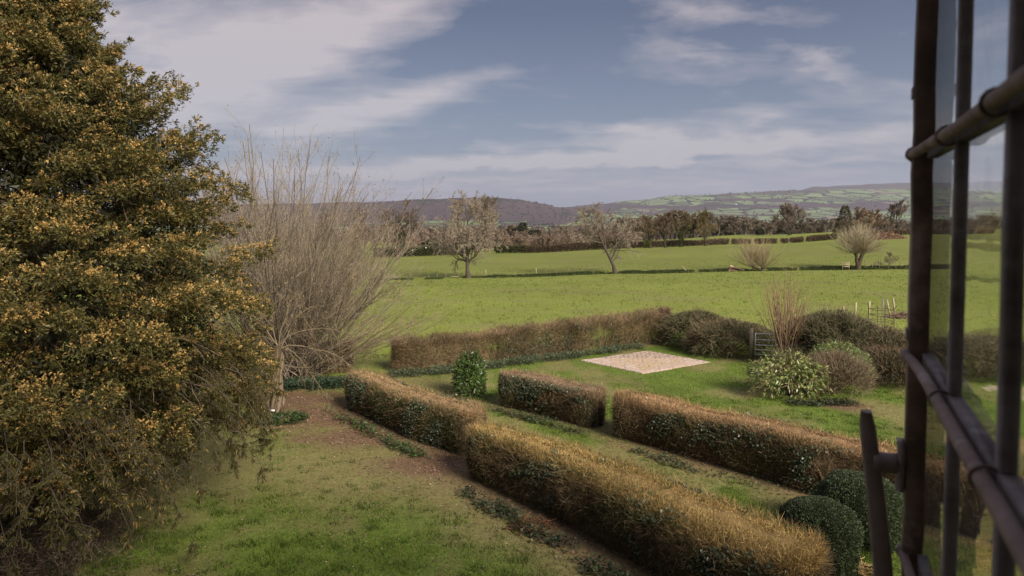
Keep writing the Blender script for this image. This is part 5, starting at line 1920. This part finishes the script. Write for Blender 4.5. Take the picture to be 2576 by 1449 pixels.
def ground_plants():
    g_ = np.random.default_rng(41)

    def strip(pts, n, w, L, W, cols, h, name, label, side=0, seed=1, thr=.4):
        C, s = resample(np.array(pts, float), 100, 2)
        T = unit(np.gradient(C, axis=0))
        u = g_.random(n)
        i = (u * 99).astype(int)
        off = (g_.random(n) - .5) * 2
        p = C[i] + np.stack([T[i, 1], -T[i, 0]], 1) * (off * w)[:, None] + g_.normal(size=(n, 2)) * .05
        m = fbm(p[:, 0] * 1.6, p[:, 1] * 1.6, seed, 3) - .30 * np.abs(off) + .10 * g_.normal(size=n)
        p, m = p[m > thr - .04], m[m > thr - .04]
        n = len(p)
        z = terrain(p[:, 0], p[:, 1]) + g_.random(n) * h
        d = unit(np.stack([g_.normal(size=n), g_.normal(size=n), g_.normal(size=n) * .25 + .25], 1))
        c = np.array(cols)[g_.choice(len(cols), n)] * (.5 + .8 * g_.random((n, 1)))
        g = Geo()
        nr = unit(np.stack([g_.normal(size=n) * .4, g_.normal(size=n) * .4, np.ones(n)], 1))
        g.leaves(np.stack([p[:, 0], p[:, 1], z], 1), d, L * (.6 + .7 * g_.random(n)), W, c, nrm=nr, g=g_)
        o = g.obj(name, M_LEAF)
        o['kind'] = 'stuff'
        o['label'] = label
    IV = [(.055, .078, .034), (.08, .10, .05), (.04, .055, .022), (.10, .08, .05)]
    strip([(-.95, 14.0), (.6, 11.9), (1.9, 10.2), (2.7, 8.9)], 3600, .28, .07, .055, IV, .14, 'ground_ivy', 'ivy creeping out from the foot of the golden hedge', seed=51, thr=.36)
    strip([(-5.3, 19.6), (-3.6, 17.6), (-2.0, 15.7)], 1500, .22, .08, .06, [(.07, .13, .03), (.06, .09, .035)], .22, 'ground_ivy', 'green weeds at the foot of the ivy clad hedge', seed=52, thr=.42)
    strip([(-4.3, 24.0), (-2, 24.9), (0, 26.0), (3, 27.8), (5.6, 29.2)], 17000, .42, .10, .03, [(.115, .145, .08), (.14, .17, .09), (.09, .11, .06)], .20, 'periwinkle_bed', 'grey-green ground cover below the boundary hedge', seed=53, thr=.28)
    strip([(-10, 21.8), (-7.5, 22.4), (-5.2, 22.8)], 11000, .5, .11, .035, [(.055, .085, .05), (.08, .12, .065)], .28, 'periwinkle_bed', 'blue-green ground cover below the willow', seed=54, thr=.25)
    strip([(-7.9, 19.2), (-6.8, 18.7), (-5.8, 19.1)], 3000, .45, .09, .05, [(.07, .11, .03), (.05, .08, .03)], .14, 'ground_ivy', 'ivy round the foot of the ropy trunk', seed=55, thr=.3)
    strip([(3.0, 16.4), (5.2, 14.1), (7.6, 11.9)], 2200, .25, .07, .055, IV, .12, 'ground_ivy', 'ivy at the foot of the rusty-topped hedge', seed=56, thr=.42)
    strip([(-.6, 20.0), (.6, 18.9), (1.9, 17.6)], 1200, .22, .07, .05, IV, .12, 'ground_ivy', 'ivy at the foot of the short hedge block', seed=57, thr=.40)
    strip([(8.4, 20.5), (10.5, 20.6)], 1500, .3, .08, .05, IV, .10, 'ground_ivy', 'ivy below the pale leaved shrub', seed=58, thr=.4)
    # fallen leaves
    n = 70000
    y = 9 + 15 * g_.random(n)
    x = (g_.random(n) * 1.56 - .78) * y
    lit, dry = masks(x, y)
    keep = g_.random(n) < lit * .75 + .02 + .12 * dry
    x, y, lit = x[keep], y[keep], lit[keep]
    n = len(x)
    z = terrain(x, y) + .012
    cols = np.array([[.30, .17, .11], [.22, .12, .08], [.36, .24, .15], [.16, .10, .07], [.42, .30, .24]])
    c = cols[g_.choice(5, n, p=[.3, .3, .15, .2, .05])] * (.6 + .7 * g_.random((n, 1)))
    d = unit(np.stack([g_.normal(size=n), g_.normal(size=n), g_.normal(size=n) * .2], 1))
    nr = unit(np.stack([g_.normal(size=n) * .35, g_.normal(size=n) * .35, np.ones(n)], 1))
    g = Geo()
    g.leaves(np.stack([x, y, z], 1), d, .05 + .03 * g_.random(n), .035, c, nrm=nr, g=g_)
    # pale petals and daisies
    m = 420
    yy = 10 + 14 * g_.random(m)
    xx = (g_.random(m) * 1.4 - .7) * yy
    g.leaves(np.stack([xx, yy, terrain(xx, yy) + .03], 1), rdir(m, g_) * [1, 1, .1], .04, .035, [.62, .58, .50], nrm=np.array([[0, .3, 1.]]), g=g_)
    o = g.obj('fallen_leaves', M_DRY)
    o['kind'] = 'stuff'
    o['label'] = 'reddish brown fallen leaves and a few pale petals on the grass'
    # undergrowth and dead twigs beneath the yew
    n = 26000
    x = -8.4 + g_.normal(size=n) * .75
    y = 11.3 + g_.normal(size=n) * .8
    z = terrain(x, y) + g_.random(n) * .75 * np.exp(-((x + 8.3) ** 2 + (y - 11.2) ** 2) / 1.6)
    d = rdir(n, g_)
    c = np.array([[.16, .11, .085], [.24, .17, .13], [.09, .065, .045], [.05, .06, .025]])[g_.choice(4, n)] * (.5 + .8 * g_.random((n, 1)))
    g = Geo()
    g.blades(np.stack([x, y, z], 1), d, .10 + .14 * g_.random(n), .012, c, g=g_)
    o = g.obj('undergrowth', M_TWIG)
    o['kind'] = 'stuff'
    o['label'] = 'dead brown twigs and undergrowth beneath the yew'


ground_plants()

# a dead fern clump and bent brown fronds at the hedge foot
brush('dead_fern', 'clump of rust coloured dead fern fronds at the foot of the golden hedge', (.35, 12.35, 0), .45, .25, .28, 60, [(.20, .095, .05), (.14, .075, .04)], 191, L=.4, cat='fern')
p = G(2075, 1430)
brush('dry_grass_tuft', 'tuft of long straw coloured grass between the two box balls', (5.45, 10.75, 0), .3, .3, .35, 160, [(.35, .25, .11), (.28, .19, .08)], 192, L=.5, cat='grass tuft')


# ------------------------------------------------------------------ the open leaded casement
def casement():
    th = R(25.2)
    U = np.array([-math.sin(th), -math.cos(th), 0])       # from free edge towards the hinge
    Nn = np.array([-math.cos(th), math.sin(th), 0])       # towards the room side / garden left
    O = np.array([.4600, .75, HC])                        # glass plane at the inner edge of the free stile
    iron = surf_mat('painted_iron', (.10, .066, .052), (.28, .175, .13), 9, .5, .9, c3=(.50, .40, .35), dist=.002, spec=.4)  # pale patches: rust flecks, enlarged to paint in metal highlights
    lead = surf_mat('grey_lead', (.15, .12, .11), (.29, .235, .215), 34, .75, .9, dist=.0014, c3=(.36, .32, .31), spec=.25)
    barm = surf_mat('brown_paint', (.22, .15, .125), (.36, .26, .22), 30, .8, .9, dist=.0016, c3=(.46, .37, .33), spec=.2)
    hand = surf_mat('handle_iron', (.24, .175, .155), (.36, .28, .25), 16, .6, .7, dist=.001, c3=(.22, .17, .16))
    root = thing('casement_window', 'open leaded casement with dark iron frame swung outwards at the right edge', 'window', tuple(O))
    root.rotation_euler = (0, 0, 0)

    def W(t, n, z):
        return U * t + Nn * n + np.array([0, 0, z])

    def slab(name, mat, t0, t1, n0, n1, z0, z1, jit=0.0, seg=1, bev=.0015):
        zs = np.linspace(z0, z1, seg + 1)
        g = Geo()
        ring = [(t0 + bev, n0), (t1 - bev, n0), (t1, n0 + bev), (t1, n1 - bev), (t1 - bev, n1), (t0 + bev, n1), (t0, n1 - bev), (t0, n0 + bev)]
        v = []
        for z in zs:
            jt, jn = rng.normal() * jit, rng.normal() * jit
            v += [W(t + jt, n + jn, z) for t, n in ring]
        f = [[q * 8 + j, q * 8 + (j + 1) % 8, q * 8 + 8 + (j + 1) % 8, q * 8 + 8 + j] for q in range(seg) for j in range(8)]
        top, bot = seg * 8, 0
        f += [[b, b + 1, b + 2, b + 3] for b in (top, bot)] + [[b, b + 3, b + 4, b + 7] for b in (top, bot)] + [[b + 4, b + 5, b + 6, b + 7] for b in (top, bot)]
        g.add(v, [.1, .1, .1], f4=f)
        return g.obj(name, mat, root)
    ZB, ZT = -.62, .52
    TH = .575
    slab('stile', iron, -.020, 0, -.0015, .0185, ZB, ZT, .0006, 24)
    slab('stile', iron, TH, TH + .020, -.0015, .0185, ZB, ZT, .0006, 24)
    slab('rail', iron, 0, TH, -.0015, .0185, ZB, ZB + .02)
    slab('rail', iron, 0, TH, -.010, .021, ZT - .02, ZT)
    # lead cames and panes
    glass = bpy.data.materials.new('old_glass')
    glass.use_nodes = True
    nt = glass.node_tree
    nt.nodes.clear()
    out = nd(nt, 'ShaderNodeOutputMaterial')
    tr = nd(nt, 'ShaderNodeBsdfTransparent')
    tr.inputs[0].default_value = (.86, .89, .87, 1)
    gl = nd(nt, 'ShaderNodeBsdfGlossy')
    gl.inputs['Roughness'].default_value = .02
    gl.inputs['Color'].default_value = (.92, .92, .92, 1)
    fr = nd(nt, 'ShaderNodeFresnel')
    fr.inputs[0].default_value = 1.52
    mx = nd(nt, 'ShaderNodeMixShader')
    tc = nd(nt, 'ShaderNodeTexCoord')
    mp = nd(nt, 'ShaderNodeMapping')
    mp.inputs['Scale'].default_value = (3, 3, 9)
    nt.links.new(tc.outputs['Object'], mp.inputs[0])
    bp = nd(nt, 'ShaderNodeBump')
    bp.inputs['Strength'].default_value = .5
    bp.inputs['Distance'].default_value = .0006
    nt.links.new(noise(nt, mp.outputs[0], 3.0, 3, .5), bp.inputs['Height'])
    nt.links.new(bp.outputs[0], gl.inputs['Normal'])
    nt.links.new(mth(nt, 'MULTIPLY', fr.outputs[0], 1.35, clamp=True), mx.inputs[0])
    nt.links.new(tr.outputs[0], mx.inputs[1])
    nt.links.new(gl.outputs[0], mx.inputs[2])
    haze_film = nd(nt, 'ShaderNodeBsdfDiffuse')  # grey diffuse film that paints the haze into the panes
    haze_film.inputs[0].default_value = (.36, .33, .28, 1)
    dm = nd(nt, 'ShaderNodeMixShader')
    dn = noise(nt, tc.outputs['Object'], 22, 6, .7)
    nt.links.new(mth(nt, 'ADD', .05, mth(nt, 'MULTIPLY', mth(nt, 'SUBTRACT', dn, .5, clamp=True), .6)), dm.inputs[0])
    nt.links.new(mx.outputs[0], dm.inputs[1])
    nt.links.new(haze_film.outputs[0], dm.inputs[2])
    nt.links.new(dm.outputs[0], out.inputs[0])
    ts = [0, .188, .382, TH]
    bars = [-.388, -.161, .066, .293]
    zs = [ZB + .02] + bars + [ZT - .02]
    g_ = np.random.default_rng(77)
    for t in ts[1:-1]:
        for a, b in zip(zs[:-1], zs[1:]):
            slab('lead_came', lead, t - .006, t + .006, -.005, .005, a + .0065, b - .0065, .0003, 3)
    for z in bars:
        for a, b in zip(ts[:-1], ts[1:]):
            slab('lead_came', lead, a + .0005, b - .0005, -.0052, .0052, z - .006, z + .006, .0002, 2)
    for i in range(len(ts) - 1):
        for j in range(len(zs) - 1):
            g = Geo()
            a, b, c, d = ts[i] + (.001 if i == 0 else .004), ts[i + 1] - .004, zs[j] + .004, zs[j + 1] - .004
            if j == 0:
                c = zs[j] + .001
            if j == len(zs) - 2:
                d = zs[j + 1] - .001
            tl = g_.normal(size=4) * .0004
            v = [W(a, tl[0], c), W(b, tl[1], c), W(b, tl[2], d), W(a, tl[3], d)]
            g.add(v, [1, 1, 1], f4=[[0, 1, 2, 3]])
            g.obj('pane', glass, root)
    # saddle bars tied to the leads
    for z in bars:
        g = Geo()
        f = np.linspace(-.012, TH + .01, 14)
        P = np.array([[W(t, .0125 + .006 * math.exp(-(t + .012) / .09), z + .001 * math.sin(t * 17)) for t in f]])
        g.tubes(P, .0052, 12, [.3, .2, .2], cap=True)
        o = g.obj('saddle_bar', barm, root, smooth=True)
        for t in (.188, .382):
            g = Geo()
            aa = np.linspace(0, 2 * np.pi, 15)
            big = .95
            P = np.array([[W(t + .002 * math.sin(a), 0.0105 + .0085 * big * math.cos(a), z + .0085 * big * math.sin(a)) for a in aa]])
            g.tubes(P, .0013, 6, [.05, .04, .04])
            g.obj('tie_ring', iron, o, smooth=True)
        g = Geo()
        # lug where the bar wraps the stile
        P = np.array([[W(-.004, .008, z), W(-.012, .0165, z), W(-.016, .0205, z + .002)]])
        g.tubes(P, np.array([[.008, .0095, .007]]), 10, [.1, .1, .1], cap=True)
        g.obj('bar_lug', hand if z < 0 else iron, root, smooth=True)
    # small bracket plates on the stile
    for z in (.135, -.135):
        slab('rivet_plate', hand, -.021, -.002, .0187, .0203, z - .007, z + .005)
    # handle: plate, spindle, lever
    slab('handle_plate', hand, -.019, .002, .0188, .0265, -.315, -.258, .0004, 4, bev=.003)
    g = Geo()
    P = np.array([[W(-.009, n, -.286) for n in np.linspace(.024, .050, 5)]])
    g.tubes(P, np.array([[.0120, .0112, .0108, .0108, .0115]]), 18, [.2, .15, .15], cap=True)
    sp = g.obj('handle_spindle', hand, root, smooth=True)
    g = Geo()
    zz = np.linspace(-.229, -.48, 16)
    zr = (zz + .229) / -.255
    nn = .0585 - .004 * np.sin(zr * 3.0) - .026 * zr ** 1.2
    hw = .0082 + .0030 * zr ** .7
    hw[0] *= .7
    v = []
    for z, n, w in zip(zz, nn, hw):
        for k in range(12):
            a = k / 12 * 2 * np.pi
            ca, sa = math.copysign(abs(math.cos(a)) ** .6, math.cos(a)), math.copysign(abs(math.sin(a)) ** .6, math.sin(a))
            v.append(W(-.009 + .007 * sa, n + w * ca, z + rng.normal() * .0003))
    f = [[q * 12 + j, q * 12 + (j + 1) % 12, q * 12 + 12 + (j + 1) % 12, q * 12 + 12 + j] for q in range(15) for j in range(12)]
    tri = [[b, b + j, b + j + 1] for b in (0, 180) for j in range(1, 11)]
    g.add(v, [.2, .15, .15], f4=f, f3=tri)
    g.obj('handle_lever', hand, root, smooth=False)


casement()


# ------------------------------------------------------------------ the window's house, unseen behind the camera, sized to shade the near lawn
def house():
    stone = surf_mat('stone_wall', (.30, .25, .19), (.22, .18, .13), 1.6, .95, .5, dist=.02)
    slate = surf_mat('roof_slate', (.11, .11, .12), (.07, .07, .08), 3, .8, .3)
    g = Geo()

    def bx(x0, x1, y0, y1, z0, z1):
        g.box([(x0 + x1) / 2, (y0 + y1) / 2, (z0 + z1) / 2], x1 - x0, y1 - y0, z1 - z0, [.3, .25, .2])
    OX0, OX1, OZ0, OZ1 = -.95, .235, HC - .66, HC + .56
    bx(-9, OX0, -.15, .2, -.3, 9.2)
    bx(OX1, 13, -.15, .2, -.3, 9.2)
    bx(OX0, OX1, -.15, .2, -.3, OZ0)
    bx(OX0, OX1, -.15, .2, OZ1, 9.2)
    bx(-9, -8.65, -8.5, -.15, -.3, 9.2)
    bx(12.65, 13, -8.5, -.15, -.3, 9.2)
    bx(-9, 13, -8.85, -8.5, -.3, 9.2)
    g.obj('unseen_house_wall', stone, kind='structure')
    g = Geo()
    y0, y1, yr, z0, z1 = .45, -9.1, -4.3, 9.0, 12.8
    g.add([(-9.3, y0, z0), (13.3, y0, z0), (13.3, yr, z1), (-9.3, yr, z1), (13.3, y1, z0), (-9.3, y1, z0)], [.1, .1, .1], f4=[[0, 1, 2, 3], [3, 2, 4, 5]], f3=[[1, 4, 2], [5, 0, 3]])
    g.obj('unseen_house_roof', slate, kind='structure')
    g = Geo()
    g.box([2, -4.3, 4.55], 21.2, 8.2, .2, [.2, .15, .1])
    g.obj('house_floor', surf_mat('floor_boards', (.2, .13, .08), (.14, .09, .05), 2, .7, .2), kind='structure')


house()
